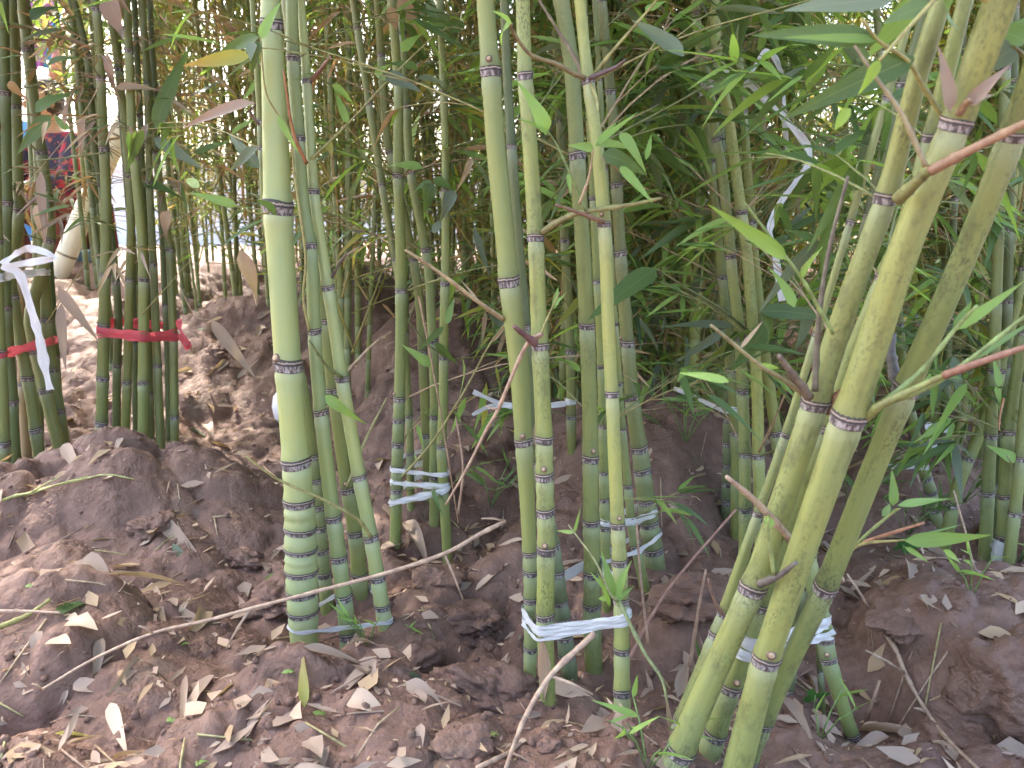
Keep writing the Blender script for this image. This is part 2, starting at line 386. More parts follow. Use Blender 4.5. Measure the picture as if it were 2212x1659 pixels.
# ------------------------------------------------------------------ ground
def build_ground():
    ys = list(-np.geomspace(40, .3, 26)) + [-.1, .1] + list(np.linspace(.25, .46, 26)) + list(np.geomspace(.465, 4.2, 560)) + list(np.geomspace(4.28, 90, 120))
    uf = np.linspace(-.86, .86, 500); uo = np.geomspace(.88, 14, 42)
    us = np.concatenate([-uo[::-1], uf, uo])
    Y = np.repeat(np.array(ys)[:, None], len(us), 1); X = us[None, :] * (np.maximum(np.abs(Y), .1) + .35)
    Z = HH(X.ravel(), Y.ravel())
    nr, nc = Y.shape
    V = np.stack([X.ravel(), Y.ravel(), Z], 1)
    idx = np.arange(nr * nc).reshape(nr, nc)
    F = np.stack([idx[:-1, :-1].ravel(), idx[:-1, 1:].ravel(), idx[1:, 1:].ravel(), idx[1:, :-1].ravel()], 1)
    me = bpy.data.meshes.new('ground'); me.vertices.add(len(V)); me.vertices.foreach_set('co', V.ravel())
    me.loops.add(F.size); me.loops.foreach_set('vertex_index', F.ravel().astype(np.int32))
    me.polygons.add(len(F)); me.polygons.foreach_set('loop_start', np.arange(0, F.size, 4, dtype=np.int32)); me.polygons.foreach_set('loop_total', np.full(len(F), 4, dtype=np.int32))
    me.polygons.foreach_set('use_smooth', np.ones(len(F), dtype=bool))
    me.materials.append(M['soil']); me.update(calc_edges=True); me.validate()
    o = link('ground', me); tag(o, 'dug reddish brown soil broken into lumps and hollows', None, None, 'structure')
build_ground()

# ------------------------------------------------------------------ culms
class Culm: pass
CULMS = {}
def ring_mesh(r, hgt, seed):
    """sheath scar and ridge of a node, axis z, radius r"""
    n = 20; prof = [(-.75, 1.02), (-.6, 1.06), (-.25, 1.065), (.05, 1.10), (.16, 1.15), (.26, 1.10), (.45, 1.13), (.7, 1.12), (.95, 1.05)]
    V = []; F = []; vv = []; lc = []
    for j, (z, q) in enumerate(prof):
        for k in range(n):
            a = 2 * math.pi * k / n
            zz = z * hgt + hgt * .16 * math.sin(a + seed) + hgt * .05 * math.sin(3 * a + seed * 2)
            V.append((math.cos(a) * r * q, math.sin(a) * r * q, zz)); vv.append(j / (len(prof) - 1)); lc.append((math.cos(a) * r, math.sin(a) * r, z * hgt))
    for j in range(len(prof) - 1):
        for k in range(n):
            k2 = (k + 1) % n; F.append((j * n + k, j * n + k2, (j + 1) * n + k2, (j + 1) * n + k))
    return mesh('node_ring', V, F, M['ring'], True, [('v', 'FLOAT', vv), ('loc', 'FLOAT_VECTOR', lc)])
def sweep_culm(pos, rad, S, nodes, nside=18, seed=0, grooves=True):
    """pos(s), rad(s) along 0..S; nodes = arclengths. Returns verts, faces, attributes; nodes swell"""
    ns = sorted(n for n in nodes if 0 < n < S)
    ss = {0.0, S}
    for q in ns:
        for d in (-.028, -.02, -.012, -.006, -.002, .002, .006, .012, .02): ss.add(min(max(q + d, 0), S))
    for i in range(int(S / .035)): ss.add((i + .5) * .035)
    ss = sorted(ss); ss = [a for i, a in enumerate(ss) if i == 0 or a - ss[i - 1] > .0012]
    V = []; F = []; up = []; dn = []; lc = []
    for s in ss:
        p = pos(s); t = pos(min(s + .004, S)) - pos(max(s - .004, 0)); u, v = frame(t); r = rad(s)
        a_up = min([q - s for q in ns if q >= s], default=.5); a_dn = min([s - q for q in ns if q <= s], default=.5)
        x = s - min(ns, key=lambda q: abs(q - s)) if ns else 1
        sw = .085 * math.exp(-((x + .016) / .007) ** 2) - .03 * math.exp(-((x + .006) / .004) ** 2) + .10 * math.exp(-((x - .007) / .007) ** 2)
        gi = sum(1 for q in ns if q <= s); ga = seed + gi * math.pi + .3 * math.sin(gi * 7.1)
        for k in range(nside):
            a = 2 * math.pi * k / nside; da = (a - ga + math.pi) % (2 * math.pi) - math.pi
            gr = (.11 * math.exp(-(da / .38) ** 2) * min(1, a_dn / .03) * min(1, max(0, a_up) / .05) if grooves else 0)
            rr = r * (1 + sw - gr)
            V.append(p + u * (math.cos(a) * rr) + v * (math.sin(a) * rr)); up.append(a_up); dn.append(a_dn); lc.append((math.cos(a) * r, math.sin(a) * r, s))
    n = nside
    for i in range(len(ss) - 1):
        for k in range(n):
            k2 = (k + 1) % n; F.append((i * n + k, (i + 1) * n + k, (i + 1) * n + k2, i * n + k2))
    F.append(tuple((len(ss) - 1) * n + k for k in range(n)))
    return V, F, [('up', 'FLOAT', up), ('dn', 'FLOAT', dn), ('loc', 'FLOAT_VECTOR', lc)]

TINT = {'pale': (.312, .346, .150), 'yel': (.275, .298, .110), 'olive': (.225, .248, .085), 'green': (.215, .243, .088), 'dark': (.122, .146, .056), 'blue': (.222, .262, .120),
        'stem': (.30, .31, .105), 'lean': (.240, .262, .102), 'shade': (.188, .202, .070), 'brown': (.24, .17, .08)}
def culm(name, pts, Y, wd, nodes, tint, label, group, ztop=2.3, soot=.3, stubs=(), lean=(0, 0)):
    """pts: photo points from the top down; Y = distance at the base and at the first point; wd = [(py, px width), ...]"""
    c = Culm(); CULMS[name] = c; c.name = name
    py = np.array([p[1] for p in pts], float); px = np.array([p[0] for p in pts], float)
    y0, y1 = py[0], py[-1]
    fy = np.linspace(y0, y1, 60); fx = np.interp(fy, py, px)
    for _ in range(3):                                      # smooth the polyline a little
        fx[1:-1] = .25 * fx[:-2] + .5 * fx[1:-1] + .25 * fx[2:]
    yb, yt = Y; W = np.array(wd, float)
    P = []; Rr = []
    for x, y in zip(fx, fy):
        p = U(x, y, yt + (yb - yt) * (y - y0) / (y1 - y0)); P.append(p); Rr.append(np.interp(y, W[:, 0], W[:, 1]) * .5 * ppx(p))
    P.reverse(); Rr.reverse(); nvis = len(P)
    # root: down into the soil
    gz = H1(P[0].x, P[0].y); d0 = (P[0] - P[3]).normalized()
    low = min(P[0].z, gz) - .05
    if d0.z > -.3: d0 = Vector((0, 0, -1))
    k = (low - P[0].z) / d0.z
    if k > .01: P.insert(0, P[0] + d0 * k); Rr.insert(0, Rr[0])
    # crown: on upwards beyond the frame
    d = (P[-1] - P[-8]).normalized(); r = Rr[-1]; p = P[-1]; c.vis = p.z
    while p.z < ztop and d.z > .2:
        d = (d + Vector((lean[0] * .03, lean[1] * .03, 0)) + Vector((0, 0, .015))).normalized(); p = p + d * .06; r = max(r * .985, .003); P.append(p); Rr.append(r)
    P = np.array([tuple(q) for q in P]); seg = np.linalg.norm(np.diff(P, axis=0), axis=1); s = np.concatenate([[0], np.cumsum(seg)]); Rr = np.array(Rr)
    c.P, c.s, c.R = P, s, Rr; S = float(s[-1]); c.S = S
    c.pos = lambda q: Vector((np.interp(q, s, P[:, 0]), np.interp(q, s, P[:, 1]), np.interp(q, s, P[:, 2])))
    c.rad = lambda q: float(np.interp(q, s, Rr))
    c.at_z = lambda z: (Vector((np.interp(z, P[:, 2], P[:, 0]), np.interp(z, P[:, 2], P[:, 1]), z)), float(np.interp(z, P[:, 2], Rr)))
    pyp = np.array([proj(Vector(q))[1] for q in P[:nvis]]); nv = nvis
    c.s_py = lambda y: float(np.interp(-y, -pyp, s[:nv]))
    ns = [c.s_py(y) for y in nodes]
    gap = .22 if len(ns) < 2 else max(.12, min(.32, (max(ns) - sorted(ns)[-2])))
    q = max(ns) if ns else .05
    while q < S - .1: q += gap * ru(.92, 1.06); ns.append(q)
    c.nodes = sorted(ns)
    root = link('bamboo_culm', None, None, tuple(P[0])); tag(root, label, 'bamboo', group); c.root = root; c.w = Vector(P[0]); c.w = Vector(tuple(P[0]))
    V, F, A = sweep_culm(c.pos, c.rad, S, c.nodes, 20, ru(0, 6))
    st = link('stalk', mesh('stalk', [v - c.w for v in V], F, M['culm'], True, A), root)
    t = TINT[tint]; j = ru(.9, 1.1); st.color = (t[0] * j * ru(.96, 1.04), t[1] * j, t[2] * j * ru(.9, 1.1), 1); st['soot'] = soot
    for qi, q in enumerate(c.nodes):
        if q > S - .02: continue
        gp = min([abs(q - z) for z in c.nodes if z != q], default=.3)
        r = c.rad(q); p = c.pos(q); tt = (c.pos(min(q + .01, S)) - c.pos(max(q - .01, 0))).normalized()
        o = link('node_ring', ring_mesh(r, min(.0115, max(.0038, r * .62), max(.0036, gp * .18)) * ru(.85, 1.15), ru(0, 6)), root)
        o.matrix_local = Matrix.Translation(p - c.w) @ tt.to_track_quat('Z', 'X').to_matrix().to_4x4()
    for (y, a) in stubs: stub(c, y, a)
    return c
def stub(c, y, a, L=None):
    """cut branch at a node: y photo row, a = azimuth degrees (270 faces the camera)"""
    q = c.s_py(y) + .008; p = c.pos(q); r = c.rad(q); L = L or r * .45
    out = Vector((math.cos(R(a)), math.sin(R(a)), .45)).normalized()
    mb = MB(); b = p + Vector((out.x, out.y, 0)) * r * .75 - c.w
    e = b + out * (r * .25 + L * .6); mb.tube([b, e], [r * .40, r * .36], 10, True)
    o = link('branch_stub', mb.mesh('branch_stub', M['twig']), c.root); o.color = (.20, .13, .09, 1)
    m2 = MB(); m2.tube([e - out * .001, e + out * r * .03], [r * .25, r * .22], 10, True); link('cut_face', m2.mesh('cut_face', M['cut']), o); return o

def branch(c, pts, rad, col, Ys=None, leaves=(), start_y=None, name='branch'):
    """branch along photo points; Ys = (Y at start, Y at end). leaves: (base px, py, tip px, py, width px, kind[, dY])"""
    n = len(pts); Ya, Yb = Ys
    P = [U(x, y, Ya + (Yb - Ya) * i / max(1, n - 1)) for i, (x, y) in enumerate(pts)]
    root = c.root; w0 = c.w
    Q = crv(P, max(4, n * 5)) if n > 2 else P
    mb = MB(); loc = Q[0]
    rr = [rad * (1 - .55 * i / (len(Q) - 1)) * (1.22 if i % 6 == 4 and i < len(Q) - 1 else 1) for i in range(len(Q))]
    mb.tube([q - loc for q in Q], rr, 7, True)
    o = link(name, mb.mesh('branch', M['twig']), root, tuple(loc - w0)); o.color = (*col, 1)
    for lf in leaves:
        bx, by, tx, ty, wpx, kd = lf[:6]; dY = lf[6] if len(lf) > 6 else ru(-.03, .03)
        # distance of the leaf base: of the nearest branch point
        k = min(range(len(Q)), key=lambda i: (proj(Q[i])[0] - bx) ** 2 + (proj(Q[i])[1] - by) ** 2)
        b = U(bx, by, Q[k].y); e = U(tx, ty, Q[k].y + dY)
        leaf_obj(o, loc, b, e, wpx * ppx(b) * 1.15, kd, Vector((ru(-.25, .25), -1, ru(.1, .8))))
    return o
def rand_branch(c, q, az, L, kinds, ntw=3, nl=4, lsize=.11, elev=40, col=(.20, .22, .08), droop=.25):
    """a natural side branch with fans of leaves, rooted at arclength q"""
    p = c.pos(q); r = c.rad(q)
    d = Vector((math.cos(R(az)) * math.cos(R(elev)), math.sin(R(az)) * math.cos(R(elev)), math.sin(R(elev))))
    br = max(.0013, min(.003, r * .16)); loc = p + Vector((d.x, d.y, 0)) * r * .8
    def path(o, d, L, k=6, dr=droop):
        out = [o]; x = o; dd = d.copy()
        for i in range(k):
            dd = (dd + Vector((ru(-.10, .10), ru(-.10, .10), -dr * .25 + ru(-.06, .06)))).normalized(); x = x + dd * (L / k); out.append(x)
        return out
    main = path(Vector((0, 0, 0)), d, L); mb = MB(); mb.tube(main, [br * (1 - .09 * i) for i in range(len(main))], 6)
    tips = [(main[-1], (main[-1] - main[-2]).normalized())]
    for j in range(ntw):
        k = rnd.randrange(2, len(main) - 1); sd = d.cross(Vector((0, 0, 1))).normalized() * rnd.choice((-1, 1))
        dd = ((main[k + 1] - main[k]).normalized() + sd * ru(.35, .9) + Vector((0, 0, ru(-.2, .35)))).normalized()
        tw = path(main[k], dd, L * ru(.3, .6), 4); mb.tube(tw, [br * .55, br * .5, br * .45, br * .4, br * .35], 5)
        tips.append((tw[-1], (tw[-1] - tw[-2]).normalized()))
    o = link('branch', mb.mesh('branch', M['twig']), c.root, tuple(loc - c.w)); o.color = (*col, 1)
    for (tp, td) in tips:
        m = rnd.randrange(max(1, nl - 2), nl + 2)
        for i in range(m):
            sd = td.cross(Vector((0, 0, 1)));  sd = sd.normalized() if sd.length > .01 else Vector((1, 0, 0))
            dd = (td * ru(.5, 1) + sd * ru(-.9, .9) + Vector((ru(-.15, .15), ru(-.15, .15), ru(-.75, .25)))).normalized()
            Ls = lsize * ru(.55, 1.15); b = tp - td * ru(0, .03)
            leaf_obj(o, loc, loc + b, loc + b + dd * Ls, Ls * ru(.095, .145), rnd.choice(kinds), Vector((ru(-.5, .5), ru(-.7, .3), 1)))
    return o

# foliage masses: crown of a culm (one part, uncountable)
FOL = {}
def foliage_mesh(key, z0, z1, spread, nb, nl, lsize, kinds, seed, bare=0):
    g = random.Random(seed); mb = MB()
    for i in range(bare):                                  # leafless twigs, some nearly upright
        a = g.uniform(0, 6.28); p = Vector((math.cos(a), math.sin(a), 0)) * g.uniform(0, .10); p.z = z0 + (z1 - z0) * .75 * g.random() - .05
        dd = Vector((g.uniform(-.5, .5), g.uniform(-.5, .5), 1)).normalized(); pts = [p]
        for k in range(4): dd = (dd + Vector((g.uniform(-.12, .12), g.uniform(-.12, .12), 0))).normalized(); pts.append(pts[-1] + dd * g.uniform(.08, .2))
        mb.tube(pts, [.0034, .003, .0026, .0022, .0016], 5, False, g.choice([(.34, .30, .11), (.42, .32, .15), (.26, .28, .10), (.46, .30, .15), (.30, .32, .11)]))
    for i in range(nb):
        z = z0 + (z1 - z0) * (i + g.random()) / nb; az = g.uniform(0, 2 * math.pi); el = g.uniform(.2, .95)
        L = spread * g.uniform(.45, 1.1)
        d = Vector((math.cos(az) * math.cos(el), math.sin(az) * math.cos(el), math.sin(el)))
        pts = [Vector((0, 0, z))]; dd = d.copy()
        for k in range(4):
            dd = (dd + Vector((g.uniform(-.14, .14), g.uniform(-.14, .14), g.uniform(-.22, .05)))).normalized(); pts.append(pts[-1] + dd * L / 4)
        tc = g.choice([(.22, .22, .07), (.30, .24, .09), (.16, .19, .06), (.34, .24, .11)])
        mb.tube(pts, [.0022, .002, .0017, .0014, .001], 4, False, tc)
        for q in range(nl):
            k = g.randrange(1, 5); b = pts[k] + Vector((g.uniform(-1, 1), g.uniform(-1, 1), g.uniform(-1, 1))) * .03
            d2 = (dd * .6 + Vector((g.uniform(-1, 1), g.uniform(-1, 1), g.uniform(-.9, .45)))).normalized()
            kd = g.choice(kinds); c = KIND[kd]; j = g.uniform(.75, 1.25); c = (c[0] * j, c[1] * j, c[2] * j)
            Ls = lsize * g.uniform(.5, 1.2)
            mb.leaf(b, d2, Vector((g.uniform(-.7, .7), g.uniform(-.7, .7), 1)), Ls, Ls * g.uniform(.09, .145), c, g.uniform(0, .4), g.uniform(.1, .35), 4, g.uniform(-.8, .8))
    FOL[key] = mb.mesh('foliage', M['leaf'])
GREEN = ['mature'] * 5 + ['dark'] + ['young'] * 4 + ['blue'] * 2 + ['yellow', 'dry']
for j in range(4): foliage_mesh(('crown', j), 0, 1.25, .42, 27, 8, .135, GREEN, 100 + j)
for j in range(6): foliage_mesh(('grove', j), .06, 1.95, .42, 56, 7, .12, GREEN + ['dry', 'young', 'yellow'], 200 + j, 26)
for j in range(4): foliage_mesh(('airy', j), .25, 2.4, .34, 48, 6, .075, ["young"] * 3 + ['mature'] * 3 + ['yellow'] * 2 + ['dry'], 300 + j, 14)
for j in range(3): foliage_mesh(('bank', j), .9, 3.2, .40, 40, 7, .12, GREEN + ['dry', 'dry'], 400 + j)
for j in range(3): foliage_mesh(('top', j), 1.95, 3.2, .50, 44, 9, .14, GREEN, 600 + j)  # high leaf masses above the view, added to cast shade on the ground
for j in range(3): foliage_mesh(('low', j), .0, .75, .30, 20, 5, .10, GREEN + ['young'], 500 + j)
def crown(c, n=1):
    z = max(c.vis + .12, 1.0); k = 0
    while z < c.P[-1, 2] - .1:
        p, _ = c.at_z(z)
        o = link('foliage', FOL['crown', rnd.randrange(4)], c.root, tuple(p - c.w)); o['kind'] = 'stuff'
        o.rotation_euler = (0, 0, ru(0, 6.28)); s = ru(.85, 1.1); o.scale = (s, s, s); z += 1.0

# ------------------------------------------------------------------ the tied clumps in front
GA = 'culms of the clump tied with white and red tape'
GB = 'culms of the clump tied with pink red tape'
GC = 'culms around the thick pale culm'
GD = 'culms of the small clump tied low with crossed white tape'
GE = 'culms of the clump bound by the broad white band near its foot'
GF = 'culms of the clump with the long dangling white tape'
GG = 'culms of the leaning clump'
GH = 'culms of the clump behind the leaning clump'
LA = 'olive green bamboo culm in the clump tied with both white and red tape'
LB = 'dark olive bamboo culm in the clump tied with pink red tape'
LD = 'green bamboo culm in the small clump tied low with crossed white tapes'
LF = 'yellowish green culm in the clump that carries the long dangling white tape'
LH = 'mossy green culm in the crowded clump behind the leaning culms'
# clump A
Ya = 1.86
culm('A1', [(6, 0), (13, 440), (10, 664), (25, 870), (34, 1020)], (Ya, Ya), [(0, 24), (1020, 27)], [200, 440, 664, 870, 1005], 'dark', 'straight dark culm crossed by the hanging end of the white tape', GA)
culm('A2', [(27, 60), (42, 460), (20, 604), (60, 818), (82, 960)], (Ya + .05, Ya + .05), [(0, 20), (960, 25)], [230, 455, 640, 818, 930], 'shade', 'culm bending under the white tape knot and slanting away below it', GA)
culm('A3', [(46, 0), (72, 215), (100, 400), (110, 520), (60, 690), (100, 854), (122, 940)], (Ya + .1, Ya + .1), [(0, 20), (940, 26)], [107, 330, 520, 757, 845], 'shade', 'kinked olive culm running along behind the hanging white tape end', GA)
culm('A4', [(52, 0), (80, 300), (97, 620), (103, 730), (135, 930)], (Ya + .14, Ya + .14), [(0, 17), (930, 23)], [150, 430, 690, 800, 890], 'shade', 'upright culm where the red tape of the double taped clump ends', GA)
culm('A5', [(66, 100), (100, 480), (115, 700), (130, 930)], (Ya + .2, Ya + .2), [(0, 14), (930, 18)], [250, 480, 770], 'dark', LA, GA)
culm('A6', [(-12, 300), (-4, 700), (4, 840), (10, 1060)], (Ya - .1, Ya - .1), [(0, 22), (1060, 27)], [520, 760, 960], 'shade', 'pale olive culm at the outer edge of the double taped clump', GA)
culm('A7', [(40, 300), (46, 700), (50, 840), (58, 980)], (Ya + .12, Ya + .12), [(0, 14), (980, 20)], [560, 830], 'brown', 'brownish dead bamboo culm among the culms tied with white and red tape', GA)
culm('A8', [(66, 250), (80, 560), (86, 940)], (Ya + .22, Ya + .22), [(0, 14), (940, 17)], [400, 700], 'dark', LA, GA)
# clump B
Yb = 1.95
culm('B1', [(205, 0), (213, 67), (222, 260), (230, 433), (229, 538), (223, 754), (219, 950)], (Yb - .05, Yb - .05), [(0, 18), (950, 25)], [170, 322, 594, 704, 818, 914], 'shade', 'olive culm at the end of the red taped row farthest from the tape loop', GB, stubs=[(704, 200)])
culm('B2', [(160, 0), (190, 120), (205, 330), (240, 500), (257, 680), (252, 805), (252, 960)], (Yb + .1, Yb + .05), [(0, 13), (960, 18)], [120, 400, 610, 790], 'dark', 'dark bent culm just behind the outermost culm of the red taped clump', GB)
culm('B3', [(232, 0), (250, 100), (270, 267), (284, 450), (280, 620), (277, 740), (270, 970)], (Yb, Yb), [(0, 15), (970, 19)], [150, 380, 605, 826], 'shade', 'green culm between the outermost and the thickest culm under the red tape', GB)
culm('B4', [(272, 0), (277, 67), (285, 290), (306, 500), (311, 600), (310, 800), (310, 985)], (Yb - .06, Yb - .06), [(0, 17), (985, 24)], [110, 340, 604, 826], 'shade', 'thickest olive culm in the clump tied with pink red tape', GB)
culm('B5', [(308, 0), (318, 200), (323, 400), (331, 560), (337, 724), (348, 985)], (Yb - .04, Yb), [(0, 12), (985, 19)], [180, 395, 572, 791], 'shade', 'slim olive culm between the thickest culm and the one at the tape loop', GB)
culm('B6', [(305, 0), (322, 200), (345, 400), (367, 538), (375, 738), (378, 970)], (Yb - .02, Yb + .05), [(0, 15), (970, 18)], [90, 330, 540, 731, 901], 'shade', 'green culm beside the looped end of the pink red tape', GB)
culm('B7', [(262, 250), (286, 560), (292, 800), (294, 980)], (Yb + .12, Yb + .12), [(0, 12), (980, 13)], [500, 740], 'dark', LB, GB)
culm('B8', [(330, 120), (350, 500), (362, 760), (366, 960)], (Yb + .1, Yb + .1), [(0, 11), (960, 14)], [300, 660], 'dark', LB, GB)
culm('B9', [(290, 0), (305, 300), (320, 700), (328, 980)], (Yb + .14, Yb + .14), [(0, 12), (980, 14)], [250, 560, 850], 'dark', LB, GB)
# clump C
culm('C1', [(584, 0), (587, 60), (600, 450), (622, 790), (640, 1000), (647, 1090), (650, 1200), (656, 1355)], (1.09, 1.09),
     [(0, 40), (60, 46), (450, 60), (790, 56), (1000, 58), (1090, 62), (1230, 66), (1355, 60)], [55, 450, 790, 1000, 1085, 1143, 1186, 1234, 1277, 1320], 'pale',
     'thickest pale green culm with many close rings at its foot', GC, soot=.02, stubs=[(786, 235)], ztop=2.6)
culm('C2', [(550, 80), (562, 262), (570, 450), (600, 650), (656, 838), (686, 1088), (706, 1310)], (1.2, 1.2), [(80, 12), (450, 15), (840, 24), (1310, 30)], [262, 320, 560, 800, 986, 1038, 1095, 1140, 1190, 1240], 'olive',
     'thin olive culm emerging behind the thickest pale culm', GC)
culm('C3', [(630, 0), (633, 133), (643, 267), (653, 433), (673, 544), (680, 737), (693, 891), (716, 1087), (730, 1186), (742, 1281), (755, 1410)], (1.11, 1.13), [(0, 26), (133, 27), (540, 27), (890, 30), (1410, 36)],
     [128, 300, 533, 715, 891, 1119, 1205, 1290, 1370], 'blue', 'bluish green culm standing right next to the thickest pale culm', GC, soot=.05)
culm('C4', [(650, 0), (663, 177), (677, 417), (695, 533), (709, 620), (736, 804), (776, 1031), (802, 1162), (821, 1281), (832, 1350)], (1.12, 1.15), [(0, 17), (177, 20), (417, 24), (800, 28), (1350, 32)],
     [177, 415, 622, 819, 1031, 1162, 1248, 1310], 'pale', 'pale slanting culm with branches, outermost of the thick culm\'s clump', GC, soot=.08)
culm('C5', [(640, 200), (670, 450), (699, 680), (719, 837), (752, 1057), (770, 1160), (780, 1300)], (1.22, 1.22), [(200, 18), (680, 24), (1057, 32), (1300, 34)], [230, 470, 694, 844, 1057, 1150, 1243], 'green', 'darker green culm standing between the two slanting culms beside the thickest one', GC, soot=.1, stubs=[(1053, 270)])
# clump D
culm('D1', [(846, 0), (862, 200), (859, 367), (866, 538), (866, 738), (863, 871), (859, 971), (855, 1130)], (1.45, 1.45), [(0, 19), (600, 24), (1130, 25)], [180, 380, 629, 863, 908, 961, 1010, 1060], 'olive', 'straight culm with a cut stub, outermost in the clump with crossed white tapes', GD, stubs=[(860, 215)])
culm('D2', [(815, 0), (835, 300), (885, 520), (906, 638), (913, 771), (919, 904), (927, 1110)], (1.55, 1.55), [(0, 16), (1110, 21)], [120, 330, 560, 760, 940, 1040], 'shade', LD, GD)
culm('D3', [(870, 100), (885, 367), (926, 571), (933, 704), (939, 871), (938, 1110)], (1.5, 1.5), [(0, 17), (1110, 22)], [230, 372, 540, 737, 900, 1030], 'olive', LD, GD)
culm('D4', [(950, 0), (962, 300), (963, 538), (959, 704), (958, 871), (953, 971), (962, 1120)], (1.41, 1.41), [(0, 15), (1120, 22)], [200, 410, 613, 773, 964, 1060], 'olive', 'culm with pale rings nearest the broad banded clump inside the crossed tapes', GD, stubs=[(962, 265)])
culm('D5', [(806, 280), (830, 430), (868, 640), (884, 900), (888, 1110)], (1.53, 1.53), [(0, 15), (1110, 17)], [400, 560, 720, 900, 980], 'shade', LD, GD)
# clump E
culm('E1', [(1049, 0), (1060, 150), (1069, 300), (1094, 545), (1100, 620), (1123, 804), (1131, 951), (1140, 1100), (1145, 1213), (1147, 1349), (1145, 1440)], (.985, .985),
     [(0, 40), (150, 42), (350, 43), (800, 42), (955, 37), (1200, 30), (1440, 28)], [155, 608, 955, 1194, 1236, 1294, 1338, 1400], 'yel',
     'thick yellowish culm with widely spaced rings above the broad white band', GE, soot=.12, stubs=[(953, 265), (150, 265)])
culm('E2', [(1129, 0), (1134, 167), (1142, 267), (1158, 525), (1166, 751), (1176, 951), (1176, 1028), (1179, 1100), (1180, 1187), (1177, 1343), (1183, 1500)], (.93, .94),
     [(0, 30), (167, 32), (520, 34), (800, 36), (1100, 37), (1300, 38), (1500, 34)], [165, 515, 747, 950, 1028, 1105, 1187, 1330], 'yel',
     'speckled yellow green culm with a torn brown sheath at its foot', GE, soot=.75, stubs=[(747, 240), (1024, 265), (1187, 260)])
culm('E3', [(1089, 0), (1095, 167), (1105, 317), (1122, 550), (1143, 771), (1153, 971), (1190, 1150), (1210, 1300), (1232, 1470)], (1.03, 1.06), [(0, 19), (320, 21), (770, 23), (1000, 26), (1200, 32), (1470, 36)],
     [318, 707, 1000, 1120, 1180, 1239, 1301, 1338, 1375, 1416], 'dark', 'dark green culm that slants behind the pair of yellow culms', GE, soot=.3)
culm('E5', [(1212, 0), (1235, 133), (1245, 300), (1252, 433), (1260, 545), (1268, 704), (1274, 871), (1276, 984), (1276, 1100), (1280, 1234), (1278, 1317), (1282, 1430)], (1.05, 1.05),
     [(0, 34), (300, 34), (700, 33), (1000, 34), (1430, 38)], [338, 704, 991, 1127, 1239, 1307, 1349], 'olive', 'straight olive culm with large gaps between rings in the white banded clump', GE, soot=.45, stubs=[(984, 285)])
culm('E6', [(1252, 0), (1269, 167), (1289, 300), (1305, 483), (1309, 560), (1314, 712), (1322, 851), (1327, 973), (1334, 1135), (1339, 1213), (1342, 1307), (1343, 1406), (1344, 1540)], (.885, .93),
     [(0, 24), (300, 28), (700, 28), (851, 28), (1135, 30), (1400, 33), (1540, 36)], [177, 485, 851, 1134, 1213, 1297, 1403, 1495], 'yel', 'slender yellow green culm with whitish foot, outermost in the white banded clump', GE, soot=.3,
     stubs=[(1130, 280), (1293, 275), (481, 250)])
culm('E7', [(1275, 300), (1292, 647), (1300, 800), (1303, 973), (1307, 1148), (1309, 1240)], (1.2, 1.2), [(300, 15), (1240, 22)], [430, 610, 792, 921, 1021, 1080, 1140], 'olive', 'thin culm hidden behind the slender yellow green culm', GE, soot=.3)
culm('E8', [(1300, 0), (1325, 267), (1340, 545), (1353, 712), (1368, 886), (1383, 973), (1400, 1120), (1416, 1230)], (1.27, 1.27), [(0, 20), (540, 26), (886, 32), (1120, 40), (1230, 44)],
     [200, 400, 548, 742, 858, 969, 1017, 1082, 1130, 1187], 'shade', 'dark curving culm with a thick closely ringed foot behind the white banded clump', GE, soot=.35, stubs=[(742, 200)])
culm('E9', [(1320, 560), (1342, 886), (1357, 1060), (1366, 1148), (1384, 1230)], (1.22, 1.22), [(560, 12), (886, 14), (1230, 22)], [700, 830, 930, 1050, 1120, 1180], 'green', 'thin knobbly culm beside the thick closely ringed foot', GE)
culm('E10', [(1195, 0), (1205, 133), (1219, 500), (1230, 700), (1236, 1000)], (1.65, 1.65), [(0, 18), (1000, 21)], [260, 520, 760, 900], 'shade', 'shaded culm standing farther back in the gap of the white banded clump', GE, soot=.3)
# clump F
culm('F1', [(1501, 0), (1509, 98), (1532, 188), (1548, 306), (1564, 392), (1577, 540), (1583, 603), (1597, 712), (1603, 843), (1610, 973), (1608, 1210)], (1.33, 1.33), [(0, 18), (300, 20), (700, 24), (1210, 26)], [29, 302, 553, 729, 845, 982, 1100], 'yel', 'thin yellow blotched culm bending below the high white tape', GF, soot=.55)
culm('F2', [(1544, 0), (1548, 129), (1572, 235), (1587, 353), (1603, 471), (1614, 545), (1627, 712), (1636, 843), (1638, 973), (1644, 1210)], (1.3, 1.3), [(0, 22), (700, 24), (1210, 26)], [129, 459, 729, 984, 1120], 'yel', 'smooth yellow culm right beside the start of the dangling tape', GF, soot=.5, stubs=[(725, 230)])
culm('F3', [(1520, 200), (1540, 400), (1555, 545), (1570, 712), (1583, 843), (1590, 973), (1590, 1190)], (1.42, 1.42), [(0, 16), (1190, 24)], [350, 600, 800, 935, 1040], 'olive', LF, GF, soot=.4)
culm('F4', [(1610, 300), (1630, 560), (1653, 777), (1675, 930), (1694, 1060), (1712, 1200)], (1.36, 1.36), [(300, 17), (777, 24), (1200, 28)], [480, 700, 935, 1040, 1120], 'olive', 'culm slanting away at the foot of the dangling tape clump', GF, soot=.3)
culm('F5', [(1565, 500), (1578, 800), (1574, 930), (1569, 1190)], (1.46, 1.46), [(0, 18), (930, 24), (1190, 26)], [640, 830, 905, 960, 1005, 1045, 1085, 1125], 'dark', 'dark green closely ringed culm hidden in the dangling tape clump', GF)
